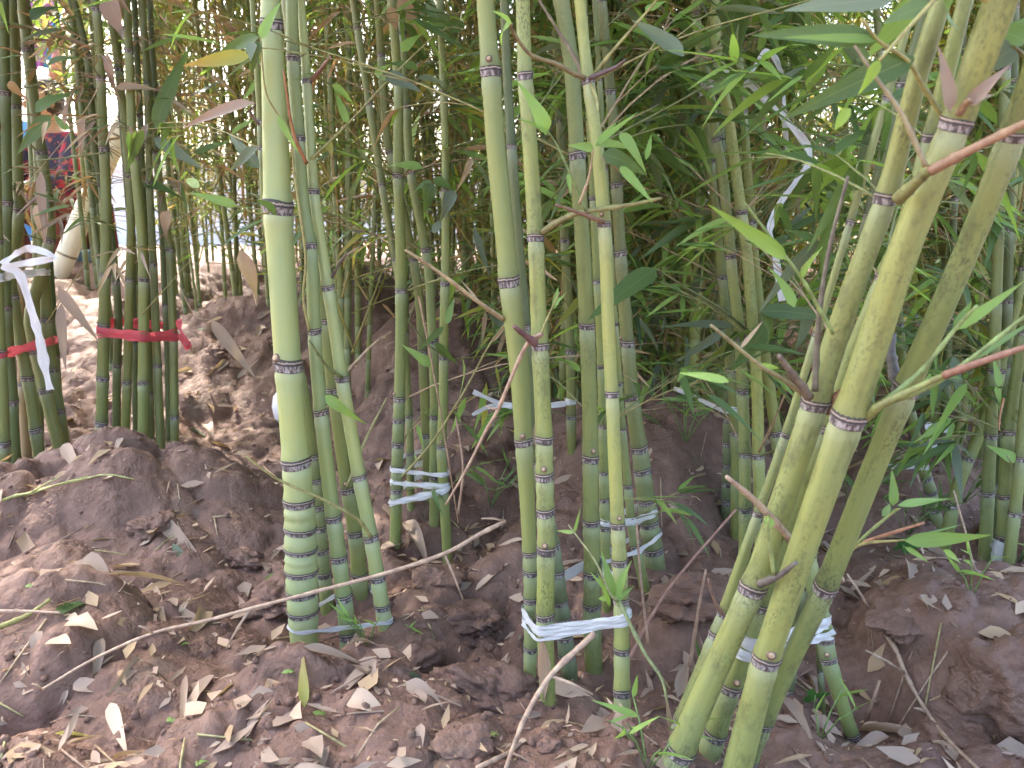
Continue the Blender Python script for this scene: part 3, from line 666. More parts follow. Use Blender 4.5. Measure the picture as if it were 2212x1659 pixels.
# clump G, leaning to the right and towards the viewer
culm('G1', [(2162, 0), (2110, 140), (2065, 270), (1955, 530), (1850, 850), (1830, 910), (1735, 1180), (1652, 1430), (1585, 1690)], (.735, .56), [(0, 71), (270, 63), (850, 67), (905, 69), (1180, 60), (1420, 56), (1690, 61)], [270, 905, 1422], 'lean',
     'thick yellow green leaning culm in front with a white cut branch scar', GG, soot=.7, lean=(.2, .5), stubs=[(901, 20), (1418, 262)])
culm('G2', [(2035, 0), (1985, 150), (1940, 330), (1915, 430), (1830, 660), (1762, 870), (1700, 1050), (1632, 1260), (1540, 1460), (1450, 1670)], (.765, .62), [(0, 41), (430, 46), (870, 56), (1260, 54), (1670, 61)], [430, 870, 1270, 1622], 'lean',
     'olive mottled leaning culm with dark branch stumps at its ring', GG, soot=.8, lean=(.2, .5))
culm('G3', [(2085, 0), (2010, 300), (1960, 480), (1860, 720), (1790, 900), (1700, 1140), (1640, 1300), (1580, 1484), (1540, 1590), (1518, 1680)], (.80, .66), [(0, 32), (480, 35), (1140, 39), (1484, 43), (1680, 52)], [300, 600, 925, 1307, 1484, 1583, 1650], 'olive',
     'narrower olive leaning culm squeezed between two thick ones', GG, soot=.6, lean=(.2, .5), stubs=[(1478, 270)])
culm('G4', [(2270, 60), (2190, 285), (2105, 500), (1965, 820), (1880, 1030), (1790, 1255), (1700, 1440), (1628, 1610), (1604, 1680)], (.80, .56), [(60, 56), (500, 54), (835, 52), (1250, 48), (1450, 41), (1680, 39)], [290, 840, 1268, 1560, 1640], 'lean',
     'smooth green leaning culm that reaches farthest to the side', GG, soot=.8, lean=(.2, .5), stubs=[(1262, 330)])
culm('G5', [(1752, 760), (1700, 930), (1657, 1056), (1605, 1202), (1563, 1330), (1540, 1400), (1474, 1558), (1440, 1670)], (.84, .80), [(760, 16), (1202, 22), (1320, 28), (1400, 38), (1670, 42)], [940, 1110, 1325, 1372, 1560], 'olive',
     'thin culm leaning along the outer side of the leaning clump', GG, soot=.4, ztop=1.2)
culm('G6', [(1735, 1130), (1752, 1240), (1777, 1343), (1788, 1422), (1829, 1552), (1862, 1650)], (.90, .93), [(1130, 30), (1380, 36), (1650, 26)], [1200, 1290, 1380, 1424, 1589], 'green', 'short green culm sloping the other way out of the leaning clump', GG, soot=.25, ztop=.3, stubs=[(1420, 250)])
culm('G7', [(1762, 1300), (1768, 1390), (1775, 1500)], (.96, .96), [(1300, 12), (1500, 13)], [1350, 1450], 'dark', 'very thin short culm under the white tape of the leaning clump', GG, ztop=.3)
culm('G9', [(1830, 700), (1790, 950), (1752, 1180), (1742, 1265), (1700, 1480), (1690, 1530)], (.95, .9), [(700, 26), (1265, 30), (1530, 30)], [760, 1010, 1265, 1400, 1440, 1490], 'dark', 'shaded culm at the back of the leaning clump', GG, ztop=1.6, lean=(1, 0))
# clump H and its neighbours
culm('H1', [(1935, 600), (1950, 780), (1966, 878), (1989, 999), (2010, 1057), (2026, 1150)], (1.5, 1.5), [(600, 15), (878, 18), (1150, 26)], [700, 884, 996, 1034, 1063, 1100], 'green', 'slender culm with a tight white tape line beside the leaning clump', GH)
culm('H2', [(2185, 700), (2150, 850), (2120, 930), (2091, 994), (2070, 1043), (2046, 1150)], (1.4, 1.4), [(700, 20), (1150, 27)], [800, 992, 1090], 'green', 'mossy culm slanting away from the crowded clump toward the slender taped culm', GH)
culm('H3', [(2056, 560), (2044, 826), (2040, 913), (2035, 1000)], (1.75, 1.75), [(560, 15), (1000, 18)], [700, 826, 905], 'dark', 'dark upright culm with a loose white tape knot near its foot', GH)
culm('H4', [(2225, 650), (2195, 811), (2178, 936), (2170, 1072), (2166, 1173), (2150, 1250)], (1.27, 1.27), [(650, 24), (1250, 28)], [720, 934, 1072, 1160], 'green', 'mossy culm whose foot is wrapped thickly in white tape', GH)
culm('H5', [(2150, 700), (2146, 820), (2140, 941), (2134, 1066), (2126, 1230)], (1.31, 1.31), [(700, 22), (1230, 27)], [800, 941, 1066], 'green', 'upright mossy culm next to the thickly wrapped one', GH)
culm('H6', [(2240, 700), (2212, 890), (2198, 1057), (2176, 1240)], (1.24, 1.24), [(700, 22), (1240, 24)], [820, 990, 1110], 'green', LH, GH)
culm('H7', [(2178, 560), (2174, 797), (2169, 884), (2150, 1180)], (1.4, 1.4), [(560, 20), (1180, 24)], [790, 930, 1050], 'dark', LH, GH)
for nm in ['A1', 'A2', 'A3', 'A4', 'A6', 'B1', 'B3', 'B4', 'B5', 'B6', 'B9', 'C1', 'C3', 'C4', 'C5', 'D1', 'D2', 'D3', 'D4', 'E1', 'E2', 'E3', 'E5', 'E6', 'E8', 'E10', 'F1', 'F2', 'F3', 'F4', 'E7', 'H1', 'H2', 'H4', 'H5', 'H6', 'H7', 'G2', 'G1', 'G4', 'G3', 'A5', 'A8', 'C2', 'D5', 'B2']:
    crown(CULMS[nm])

# ------------------------------------------------------------------ tapes
def ribbon(name, pts, width, mat, wdir=None, closed=False, wob=.0012, parent=None, loc=None, strands=1, seed=0):
    g = random.Random(seed); V = []; F = []; uv = []; n = len(pts); nq = 5
    loc = loc or pts[0]; s = 0
    for i, p in enumerate(pts):
        t = (pts[(i + 1) % n] - pts[i - 1]) if closed else (pts[min(i + 1, n - 1)] - pts[max(i - 1, 0)])
        wd_ = wdir[i] if isinstance(wdir, list) else (wdir or Vector((0, 0, 1)))
        wd_ = (wd_ - t.normalized() * wd_.dot(t.normalized())).normalized(); nn = t.normalized().cross(wd_)
        if i: s += (p - pts[i - 1]).length
        ww = width * (1 + .16 * math.sin(s * 60 + seed) + .07 * math.sin(s * 170))
        for q in range(nq):
            k = q / (nq - 1) - .5
            V.append(p - loc + wd_ * (k * ww) + nn * (wob * math.sin(s * 140 + q * 2.1 + seed) + .10 * ww * math.cos(k * 9 + math.sin(s * 25)))); uv.append((s * 20, k * 2, seed))
    for i in range(n if closed else n - 1):
        j = (i + 1) % n
        for q in range(nq - 1): F.append((i * nq + q, j * nq + q, j * nq + q + 1, i * nq + q + 1))
    return link(name, mesh(name, V, F, mat, True, [('luv', 'FLOAT_VECTOR', uv)]), parent, tuple(loc) if parent is None else tuple(loc - Vector(parent.location)))
def hull(pts):
    pts = sorted(pts); 
    def half(ps):
        h = []
        for p in ps:
            while len(h) > 1 and (h[-1][0] - h[-2][0]) * (p[1] - h[-2][1]) - (h[-1][1] - h[-2][1]) * (p[0] - h[-2][0]) <= 0: h.pop()
            h.append(p)
        return h
    a = half(pts); b = half(pts[::-1]); return a[:-1] + b[:-1]
def loop(names, pl, pr, off=.0012):
    """closed path round the named culms; pl, pr = photo points of its ends"""
    cs = [CULMS[n] for n in names]; Ym = sum(c.at_z(.25)[0].y for c in cs) / len(cs)
    cs.sort(key=lambda c: c.at_z(.25)[0].x); a = U(*pl, cs[0].at_z(U(*pl, Ym).z)[0].y); b = U(*pr, cs[-1].at_z(U(*pr, Ym).z)[0].y); zf = lambda x: a.z + (b.z - a.z) * (x - a.x) / (b.x - a.x)
    pts = []
    for c in cs:
        z = a.z
        for _ in range(4): p, r = c.at_z(z); z = zf(p.x)
        for k in range(24): pts.append((p.x + math.cos(k * .2618) * (r * 1.03 + off), p.y + math.sin(k * .2618) * (r * 1.03 + off)))
    h = hull(pts); out = []
    for i in range(len(h)):
        p, q = h[i], h[(i + 1) % len(h)]; L = math.dist(p, q); m = max(1, int(L / .006))
        for k in range(m):
            x = p[0] + (q[0] - p[0]) * k / m; y = p[1] + (q[1] - p[1]) * k / m; out.append(Vector((x, y, zf(x))))
    return out
def tie(names, pl, pr, width, mat, label, group=None, tails=(), extra=()):
    P = loop(names, pl, pr); base = P[0].copy()
    root = link('tie_tape', None, None, tuple(base)); tag(root, label, 'tape', group)
    ribbon('band', P, width, mat, None, True, parent=root, loc=base, seed=rnd.randrange(99))
    for (a, b, wf) in extra:
        ribbon('band', loop(names, a, b, .0026), width * wf, mat, None, True, parent=root, loc=base, seed=rnd.randrange(99))
    for (pp, Y0, Y1, wf) in tails:
        n = len(pp); Q = [U(x, y, Y0 + (Y1 - Y0) * i / (n - 1)) for i, (x, y) in enumerate(pp)]
        Q = crv(Q, n * 8); wl = []
        tw = ru(-.6, .6)
        for i in range(len(Q)):
            t = (Q[min(i + 1, len(Q) - 1)] - Q[max(i - 1, 0)]).normalized(); v = t.cross(Vector((0, -1, 0))).normalized(); k = tw * math.sin(i * .35)
            wl.append(v * math.cos(k) + Vector((0, 1, 0)) * math.sin(k))
        ribbon('loose_end', Q, width * wf, mat, wl, False, .0012, root, base, seed=rnd.randrange(99))
    return root
WT, RT = M['white_tape'], M['red_tape']
tie(['A1', 'A2', 'A3', 'A4', 'A6'], (-10, 600), (112, 585), .018, WT, 'white tape round the culms with one long end hanging down', 'white tapes', [
    ([(4, 572), (40, 590), (62, 650), (85, 730), (98, 800), (109, 842)], 1.72, 1.74, 1.1), ([(4, 572), (40, 545), (72, 538), (114, 552), (116, 562)], 1.74, 1.70, .8), ([(8, 575), (60, 568), (116, 558)], 1.74, 1.69, .8)])
tie(['A2', 'A3', 'A4', 'A5', 'A6'], (-10, 772), (128, 730), .020, RT, 'red tape round the clump that also carries the white tape', 'red tapes')
tie(['B1', 'B2', 'B3', 'B4', 'B5', 'B6', 'B8'], (218, 694), (385, 722), .024, RT, 'pink red tape tied round the olive clump with a small looped end', 'red tapes', [
    ([(386, 690), (388, 705), (398, 730), (411, 746), (402, 750), (388, 722)], 1.88, 1.84, .5)], [((218, 688), (385, 730), .6)])
tie(['C1', 'C3', 'C4', 'C5'], (690, 1352), (850, 1338), .0075, WT, 'narrow white tape low round the foot of the thick pale culm\'s clump', 'white tapes')
tie(['D1', 'D2', 'D3', 'D4', 'D5'], (838, 1040), (972, 1046), .011, WT, 'crossed white tapes low round the small clump', 'white tapes', [], [((840, 1085), (972, 1052), 1.2), ((845, 1012), (960, 1022), .8)])
tie(['E1', 'E2', 'E3', 'E5', 'E6'], (1140, 1322), (1352, 1330), .016, WT, 'broad white band round the yellow green culms near their foot', 'white tapes', [], [((1140, 1312), (1352, 1326), .5), ((1140, 1338), (1350, 1332), .4)])
tie(['E7', 'E8', 'E9'], (1290, 1126), (1420, 1104), .014, WT, 'white tape wound twice round the closely ringed dark foot', 'white tapes', [], [((1290, 1210), (1424, 1150), .7)])
tie(['F1', 'F2', 'F3'], (1490, 186), (1600, 168), .022, WT, 'white tape high on a clump with a long end dangling in kinks', 'white tapes', [
    ([(1602, 182), (1625, 185), (1660, 222), (1700, 262), (1742, 312), (1748, 350), (1725, 385), (1690, 432), (1668, 478), (1664, 505), (1676, 560), (1682, 600), (1690, 650)], 1.24, 1.16, .45),
    ([(1612, 182), (1628, 150), (1650, 112), (1672, 122), (1690, 170), (1694, 240), (1700, 330)], 1.26, 1.30, .32)])
tie(['G3', 'G6', 'G9'], (1610, 1372), (1782, 1326), .017, WT, 'white tape round the leaning clump, partly hidden', 'white tapes', [], [((1610, 1400), (1780, 1345), .6)])
tie(['H1'], (1975, 1008), (2012, 1008), .010, WT, 'thin white tape stretched from a slender ringed culm', 'white tapes', [([(2006, 1009), (1960, 1009), (1905, 1007)], 1.48, 1.50, .9)])
tie(['H3'], (2025, 925), (2060, 925), .013, WT, 'white tape knotted on the dark upright culm with a drooping end', 'white tapes', [([(2036, 926), (2005, 918), (2010, 936), (2018, 968)], 1.72, 1.70, 1.0), ([(2042, 928), (2062, 916)], 1.72, 1.71, .9)])
tie(['H4'], (2140, 1186), (2180, 1182), .022, WT, 'white tape wrapped thickly round the foot of one mossy culm', 'white tapes', [], [((2140, 1172), (2180, 1198), .9), ((2140, 1200), (2180, 1176), .9)])

tie(['E10'], (1212, 866), (1252, 868), .012, WT, 'white tape knotted on a shaded culm with loose ends reaching past the yellow pair', 'white tapes', [([(1222, 872), (1150, 880), (1110, 878), (1072, 868), (1022, 846)], 1.62, 1.66, .9), ([(1110, 878), (1060, 878), (1020, 896)], 1.63, 1.66, .7)])
tie(['F3'], (1570, 884), (1606, 884), .012, WT, 'greyish white tape strung from the dangling tape clump into the shade', 'white tapes', [([(1578, 890), (1566, 888), (1510, 862), (1455, 838)], 1.41, 1.55, .7)])
# ------------------------------------------------------------------ branches and leaves seen one by one
TG, TT, TP, TO, TY = (.22, .25, .09), (.46, .34, .19), (.17, .12, .11), (.50, .25, .11), (.36, .34, .12)
B = lambda nm, *a, **k: branch(CULMS[nm], *a, **k)
B('C4', [(738, 815), (705, 790), (668, 735)], .0032, TG, (1.12, 1.06))
B('C4', [(712, 610), (730, 575), (752, 545)], .0022, TP, (1.14, 1.1))
B('C3', [(662, 353), (633, 283), (612, 150)], .0028, (.42, .20, .09), (1.1, 1.04))
B('C4', [(674, 172), (694, 148), (714, 122)], .0035, (.34, .20, .14), (1.13, 1.08))
B('C3', [(668, 715), (655, 640), (660, 550), (637, 383), (627, 290), (600, 247), (573, 193), (563, 80)], .0020, TY, (1.09, 1.0), [
    (563, 85, 602, -8, 20, 'young'), (545, 92, 538, 126, 20, 'blue'), (540, 122, 383, 131, 26, 'yellow', .0), (566, 90, 527, 157, 20, 'mature'), (560, 80, 450, 112, 22, 'mature', .04), (600, 250, 640, 330, 12, 'young')])
B('C4', [(672, 343), (752, 267), (852, 160), (955, 66), (1005, 63)], .0018, TY, (1.13, 1.25), [
    (752, 267, 715, 180, 14, 'young'), (718, 182, 775, 232, 16, 'young'), (832, 160, 909, 192, 26, 'blue'), (868, 112, 919, 58, 22, 'young'), (840, 170, 812, 165, 10, 'young'), (812, 165, 845, 130, 16, 'young')])
B('C4', [(802, 1160), (770, 1120), (700, 1080), (600, 1035), (530, 985)], .0028, TY, (1.08, 1.0), [(600, 1035, 560, 1000, 7, 'dry')])
B('C5', [(750, 1052), (790, 950), (835, 860)], .003, TY, (1.2, 1.25))
B('C4', [(739, 815), (770, 780), (810, 740), (845, 716)], .0022, TT, (1.13, 1.2))
B('C1', [(560, 270), (540, 240), (552, 226)], .0018, TP, (1.08, 1.05), [(550, 223, 377, 259, 22, 'grey', .02), (557, 320, 483, 362, 20, 'blue', .02), (560, 363, 487, 283, 24, 'dark', .05), (520, 538, 553, 672, 28, 'grey', .03)])
B('C1', [(598, 452), (560, 462), (510, 443)], .0014, TY, (1.05, 1.02), [(510, 443, 407, 413, 17, 'young'), (597, 460, 563, 428, 24, 'mature', -.03), (430, 405, 377, 362, 17, 'young'), (512, 445, 430, 405, 6, 'dry')])
B('C3', [(690, 890), (730, 860), (705, 850)], .0015, TG, (1.1, 1.05), [(702, 855, 774, 912, 20, 'young', -.02)])
# clump A and B
B('B6', [(325, 330), (333, 290)], .0016, TG, (1.93, 1.9), [(336, 278, 384, 93, 28, 'mature', -.03), (333, 298, 434, 361, 24, 'blue', -.05), (385, 84, 290, 103, 11, 'young', .03), (392, 83, 356, 58, 11, 'young', .02), (310, 395, 395, 422, 22, 'mature', -.02)])
B('B4', [(275, 5), (252, -8), (236, -5)], .0018, TT, (1.88, 1.84), [(236, -6, 257, 78, 40, 'grey', .0), (253, 190, 338, 188, 17, 'dry', -.02), (262, -8, 268, 70, 24, 'pale', .04), (365, 455, 336, 531, 26, 'dry', .0), (232, 115, 245, 240, 20, 'grey', .03)])
B('B1', [(228, 330), (150, 340), (70, 350), (0, 378)], .0024, TG, (1.86, 1.76), [(77, 242, 160, 172, 30, 'mature'), (110, 250, 28, 332, 28, 'mature'), (103, 140, 174, 112, 20, 'mature'), (67, 43, 134, -5, 30, 'dark'), (88, 370, 96, 530, 17, 'grey'), (180, 250, 165, 340, 14, 'grey'), (150, 280, 95, 240, 14, 'young')])
B('B1', [(222, 170), (190, 230), (140, 300), (40, 420)], .0016, TT, (1.86, 1.8), [(20, 175, 52, 222, 18, 'dry'), (127, 620, 203, 740, 20, 'grey'), (133, 655, 138, 802, 20, 'grey'), (140, 270, 165, 165, 12, 'grey'), (95, 440, 75, 520, 26, 'pale')])
B('B6', [(380, 600), (420, 680), (455, 690)], .0014, TT, (1.92, 1.85), [(457, 692, 552, 818, 22, 'grey', .0)])
B('B4', [(306, 680), (360, 620), (440, 530)], .0016, TY, (1.88, 1.84))
B('A4', [(100, 700), (150, 620), (190, 560)], .0016, TY, (1.95, 1.8))
B('B2', [(250, 600), (300, 560), (380, 480), (440, 440)], .0018, TT, (1.98, 1.9))
B('B3', [(272, 380), (330, 360), (420, 330), (540, 230)], .0018, TG, (1.93, 1.9), [(420, 330, 500, 300, 14, 'mature'), (500, 290, 560, 240, 14, 'young')])
# clump D
B('D1', [(870, 380), (890, 360), (915, 365)], .0018, TG, (1.43, 1.38), [(912, 363, 819, 334, 20, 'young'), (935, 387, 992, 415, 20, 'mature'), (932, 395, 911, 458, 26, 'mature'), (932, 392, 878, 405, 14, 'mature'), (982, 413, 944, 468, 24, 'blue'), (934, 502, 974, 456, 18, 'blue')])
B('D4', [(962, 200), (940, 175), (905, 167)], .0016, TG, (1.4, 1.3), [(905, 168, 967, 162, 14, 'blue'), (907, 178, 950, 192, 12, 'blue'), (902, 150, 850, 120, 18, 'mature'), (960, 60, 925, 0, 34, 'mature'), (975, 70, 1005, 10, 30, 'mature'), (862, -5, 906, 68, 28, 'dry'), (842, 15, 858, 68, 22, 'dry')])
B('D4', [(960, 770), (920, 740), (880, 690)], .0016, TG, (1.38, 1.3), [(935, 790, 876, 752, 18, 'young'), (960, 705, 900, 760, 12, 'mature'), (940, 740, 1000, 800, 14, 'mature'), (965, 700, 980, 640, 14, 'young')])
B('D1', [(868, 1030), (930, 960), (1000, 850), (1060, 740), (1100, 690)], .0024, TY, (1.42, 1.25), [(1060, 740, 1105, 690, 8, 'dry')])
B('D2', [(905, 640), (945, 850), (990, 1130)], .0022, (.42, .26, .14), (1.4, 1.3))
# clump E
B('E6', [(1262, 168), (1235, 157), (1199, 137), (1145, 117), (1108, 68), (1104, 52)], .0030, (.28, .22, .10), (.92, .84), [(1104, 50, 1050, 74, 20, 'young'), (1105, 50, 1068, 18, 16, 'young')])
B('E6', [(1262, 168), (1235, 112), (1212, 77), (1175, 17), (1150, -20)], .0026, (.26, .20, .12), (.94, .98))
B('E6', [(1278, 165), (1332, 100), (1405, 17), (1430, -15)], .0022, TY, (.93, .9), [(1477, 122, 1363, 20, 28, 'blue', .05), (1395, 25, 1440, -5, 18, 'young')])
B('E6', [(1272, 170), (1330, 145), (1350, 130)], .003, TP, (.92, .88))
B('E6', [(1275, 180), (1288, 210), (1292, 240)], .0024, TY, (.92, .90))
B('E2', [(1172, 502), (1205, 480), (1252, 460), (1359, 443), (1430, 428)], .0042, (.26, .25, .09), (.93, .88), [])
B('E2', [(1305, 480), (1252, 460), (1200, 442)], .003, (.24, .14, .08), (.9, .88))
B('E2', [(1265, 455), (1239, 393), (1205, 317), (1182, 282)], .0016, (.25, .34, .12), (.9, .86), [(1182, 285, 1152, 196, 30, 'young'), (1182, 290, 1150, 245, 16, 'young'), (1228, 375, 1232, 420, 8, 'young')])
B('E2', [(1252, 440), (1272, 383), (1282, 320)], .0018, TT, (.88, .86), [(1282, 322, 1238, 306, 17, 'young'), (1282, 318, 1384, 230, 10, 'young'), (1290, 312, 1342, 248, 12, 'young'), (1288, 312, 1376, 297, 17, 'young'), (1302, 333, 1402, 351, 30, 'mature'), (1340, 287, 1396, 338, 20, 'young'), (1338, 358, 1412, 436, 18, 'young'), (1395, 345, 1412, 280, 10, 'young'), (1298, 340, 1350, 362, 10, 'grey')])
B('E2', [(1172, 720), (1143, 738), (1116, 788), (1076, 884), (1049, 931), (1009, 1011), (963, 1090)], .0030, (.48, .33, .21), (.92, .96), [])
B('E2', [(1074, 884), (1052, 880)], .0016, (.48, .33, .21), (.93, .93))
B('E2', [(1168, 722), (1193, 664), (1209, 631)], .0014, TY, (.92, .9), [(1195, 665, 1209, 612, 9, 'young'), (1193, 668, 1224, 628, 9, 'young')])
B('E2', [(1160, 745), (1136, 725), (1110, 705)], .0052, (.22, .11, .10), (.93, .90))
B('E1', [(1088, 690), (1036, 654), (943, 584), (876, 540)], .0032, (.50, .38, .20), (.98, .90), [(1036, 654, 985, 590, 5, 'dry')])
B('E5', [(1250, 335), (1215, 400), (1190, 430)], .0018, TG, (1.04, 1.1), [(1190, 430, 1160, 500, 14, 'mature')])
# clump F
B('F1', [(1614, 712), (1553, 664), (1488, 625), (1418, 580)], .0022, TG, (1.33, 1.1), [(1416, 580, 1274, 678, 40, 'mature', -.12), (1583, 703, 1426, 689, 18, 'blue'), (1570, 712, 1444, 789, 17, 'blue'), (1590, 715, 1575, 802, 22, 'mature')])
B('F2', [(1640, 720), (1660, 690), (1645, 672)], .002, TG, (1.28, 1.2), [(1653, 699, 1614, 792, 34, 'mature'), (1640, 672, 1825, 666, 28, 'mature'), (1645, 674, 1702, 750, 42, 'mature'), (1745, 664, 1732, 775, 28, 'blue')])
B('F2', [(1640, 975), (1660, 935), (1680, 890), (1700, 840)], .0024, (.48, .34, .18), (1.26, 1.1))
B('F2', [(1644, 985), (1700, 960), (1730, 930)], .002, TG, (1.28, 1.1))
B('F1', [(1548, 100), (1570, 60), (1600, -10)], .002, TG, (1.3, 1.2), [(1585, 30, 1630, 10, 18, 'young'), (1545, 105, 1490, 60, 16, 'young'), (1530, 180, 1480, 120, 20, 'young'), (1640, 110, 1665, 20, 14, 'young')])
# clump G
B('G2', [(1748, 858), (1725, 825), (1702, 795), (1682, 768)], .0046, (.22, .17, .12), (.68, .65))
B('G2', [(1760, 845), (1764, 760), (1768, 700), (1780, 600), (1800, 500), (1832, 380)], .0030, (.17, .15, .10), (.68, .66))
B('G2', [(1735, 850), (1690, 818), (1640, 788), (1536, 702)], .0028, (.30, .26, .12), (.68, .62), [(1640, 790, 1690, 795, 12, 'young'), (1575, 825, 1464, 795, 16, 'young'), (1600, 752, 1650, 690, 8, 'dry')])
B('G3', [(1793, 885), (1806, 865), (1820, 845)], .0075, (.36, .20, .11), (.70, .68))
B('G1', [(1862, 905), (1880, 893), (1906, 873), (1975, 840), (2045, 808)], .0048, (.26, .29, .09), (.655, .60))
B('G1', [(2040, 811), (2100, 788), (2212, 750), (2290, 722)], .0034, (.34, .19, .12), (.60, .55))
B('G1', [(1903, 873), (1990, 800), (2062, 712), (2110, 660)], .0026, (.30, .40, .14), (.64, .60), [(2058, 716, 2112, 642, 17, 'young'), (2062, 712, 2230, 600, 20, 'young')])
B('G1', [(1908, 872), (2000, 838), (2090, 780), (2230, 670)], .0030, (.30, .42, .14), (.64, .58), [(2090, 780, 2240, 690, 14, 'young')])
B('G4', [(1940, 828), (1930, 800), (1924, 755), (1930, 720)], .0062, (.14, .13, .11), (.69, .70))
B('G2', [(1940, 430), (1972, 400), (2003, 373), (2016, 366)], .0052, (.22, .23, .08), (.60, .55))
B('G2', [(2008, 370), (2100, 322), (2212, 267), (2300, 225)], .0038, (.38, .24, .13), (.55, .50))
B('G2', [(2000, 360), (1948, 247), (1893, 169), (1846, 98)], .0020, (.34, .28, .14), (.55, .56))
B('G2', [(1800, 720), (1760, 650), (1727, 594), (1640, 480), (1610, 440)], .0018, (.28, .38, .12), (.66, .62), [(1700, 560, 1544, 438, 26, 'young'), (1716, 664, 1678, 560, 22, 'young'), (1730, 600, 1760, 540, 14, 'young')])
B('G1', [(2072, 245), (2085, 225), (2095, 215)], .0030, (.36, .24, .13), (.575, .56), [(2085, 226, 2182, 150, 24, 'grey', -.02), (2052, 240, 2034, 96, 28, 'grey', -.01), (2095, 220, 2150, 200, 12, 'pale', .02)])
B('G1', [(2040, 260), (1990, 180), (1960, 130), (1900, 90), (1860, 40)], .0020, TY, (.60, .56), [
    (1975, 125, 1717, 228, 48, 'mature', -.02), (1893, 90, 1642, 45, 40, 'mature', .0), (1903, 86, 1693, 76, 18, 'young', -.02), (1990, -6, 1866, 132, 44, 'young', .02), (1935, -4, 1690, 12, 46, 'blue', .03),
    (1838, 235, 1776, 296, 22, 'young', .02), (1870, 130, 1840, 30, 26, 'mature', .05)])
B('G4', [(2230, 150), (2212, 120), (2190, 100)], .002, TY, (.60, .58), [(2190, 105, 2140, 130, 44, 'blue'), (2215, 90, 2150, 40, 40, 'young'), (2225, 165, 2150, 150, 24, 'young'), (2240, 60, 2180, 20, 40, 'mature')])
B('G1', [(2150, 10), (2060, -30), (2000, 20), (1900, 130)], .0022, TY, (.56, .54), [(2010, 10, 1905, 40, 40, 'mature'), (2060, -20, 1990, 60, 40, 'mature'), (1900, 130, 1850, 210, 20, 'young')])
B('G4', [(1800, 1245), (1850, 1176), (1925, 1110), (1944, 1098)], .0022, (.34, .42, .14), (.78, .74), [(1940, 1092, 2072, 1073, 16, 'young'), (1928, 1092, 1938, 1020, 17, 'young'), (1905, 1115, 1945, 1075, 14, 'young')])
B('G4', [(1810, 1240), (1850, 1180), (1955, 1166)], .0024, (.42, .38, .14), (.78, .73), [(1955, 1168, 2165, 1160, 27, 'young', -.02), (1955, 1182, 2018, 1219, 10, 'young'), (2038, 1188, 2090, 1224, 13, 'young'), (1960, 1165, 2090, 1130, 6, 'young')])
B('G4', [(1830, 1185), (1900, 1160), (1996, 1129)], .0028, (.46, .24, .14), (.78, .72))
B('G2', [(1640, 1262), (1680, 1245), (1720, 1215)], .0042, (.16, .14, .11), (.70, .66))
B('G1', [(1672, 1240), (1660, 1160), (1660, 1120)], .0022, (.30, .36, .12), (.68, .66), [(1660, 1140, 1672, 1085, 18, 'young')])
B('G5', [(1720, 1180), (1640, 1090), (1570, 1030)], .0044, (.50, .36, .24), (.72, .66))
B('G5', [(1565, 1330), (1545, 1300), (1530, 1250)], .0028, (.30, .18, .12), (.82, .8))
B('H2', [(2200, 1045), (2190, 1010), (2175, 985)], .002, TY, (1.3, 1.2), [(2192, 998, 2158, 960, 22, 'young'), (2195, 995, 2220, 960, 16, 'young')])
B('H4', [(2168, 860), (2160, 900), (2158, 930)], .002, TO, (1.24, 1.2), [(2158, 835, 2150, 770, 16, 'young'), (2150, 835, 2168, 895, 14, 'young')])
B('E6', [(1338, 1300), (1390, 1406), (1432, 1474), (1448, 1578)], .0026, (.26, .30, .12), (.86, .80), [(1448, 1570, 1440, 1510, 10, 'grey')])
B('E6', [(1335, 1297), (1317, 1281), (1286, 1213), (1228, 1134)], .0018, (.42, .42, .20), (.87, .85), [(1322, 1291, 1312, 1212, 20, 'young'), (1328, 1291, 1362, 1216, 18, 'young'), (1320, 1285, 1275, 1235, 9, 'young'), (1330, 1300, 1376, 1258, 9, 'young'), (1240, 1150, 1255, 1100, 6, 'young'), (1240, 1150, 1200, 1146, 7, 'young'), (1316, 1290, 1285, 1300, 10, 'young'), (1335, 1310, 1340, 1210, 12, 'young'), (1318, 1310, 1296, 1240, 8, 'young')])
# sheath at the foot of E2
def sheath(c, y0, y1, w, a):
    V = []; F = []; n = 12
    for i in range(n + 1):
        q = c.s_py(y0 + (y1 - y0) * i / n); p = c.pos(q); r = c.rad(q) * 1.06; t = i / n
        ww = w * min(1.0, (1 - abs(2 * t - 1)) * 1.2 + .03)
        for k in range(5):
            an = R(a) + (k / 4 - .5) * ww; V.append(p + Vector((math.cos(an), math.sin(an), 0)) * (r * (1 + .10 * abs(k - 2) * t)) - c.w)
    for i in range(n):
        for k in range(4): b = i * 5 + k; F.append((b, b + 1, b + 6, b + 5))
    return link('sheath', mesh('sheath', V, F, M['sheath']), c.root)
sheath(CULMS['E2'], 1360, 1500, 1.6, 248)
sheath(CULMS['E3'], 880, 1000, 2.2, 330)

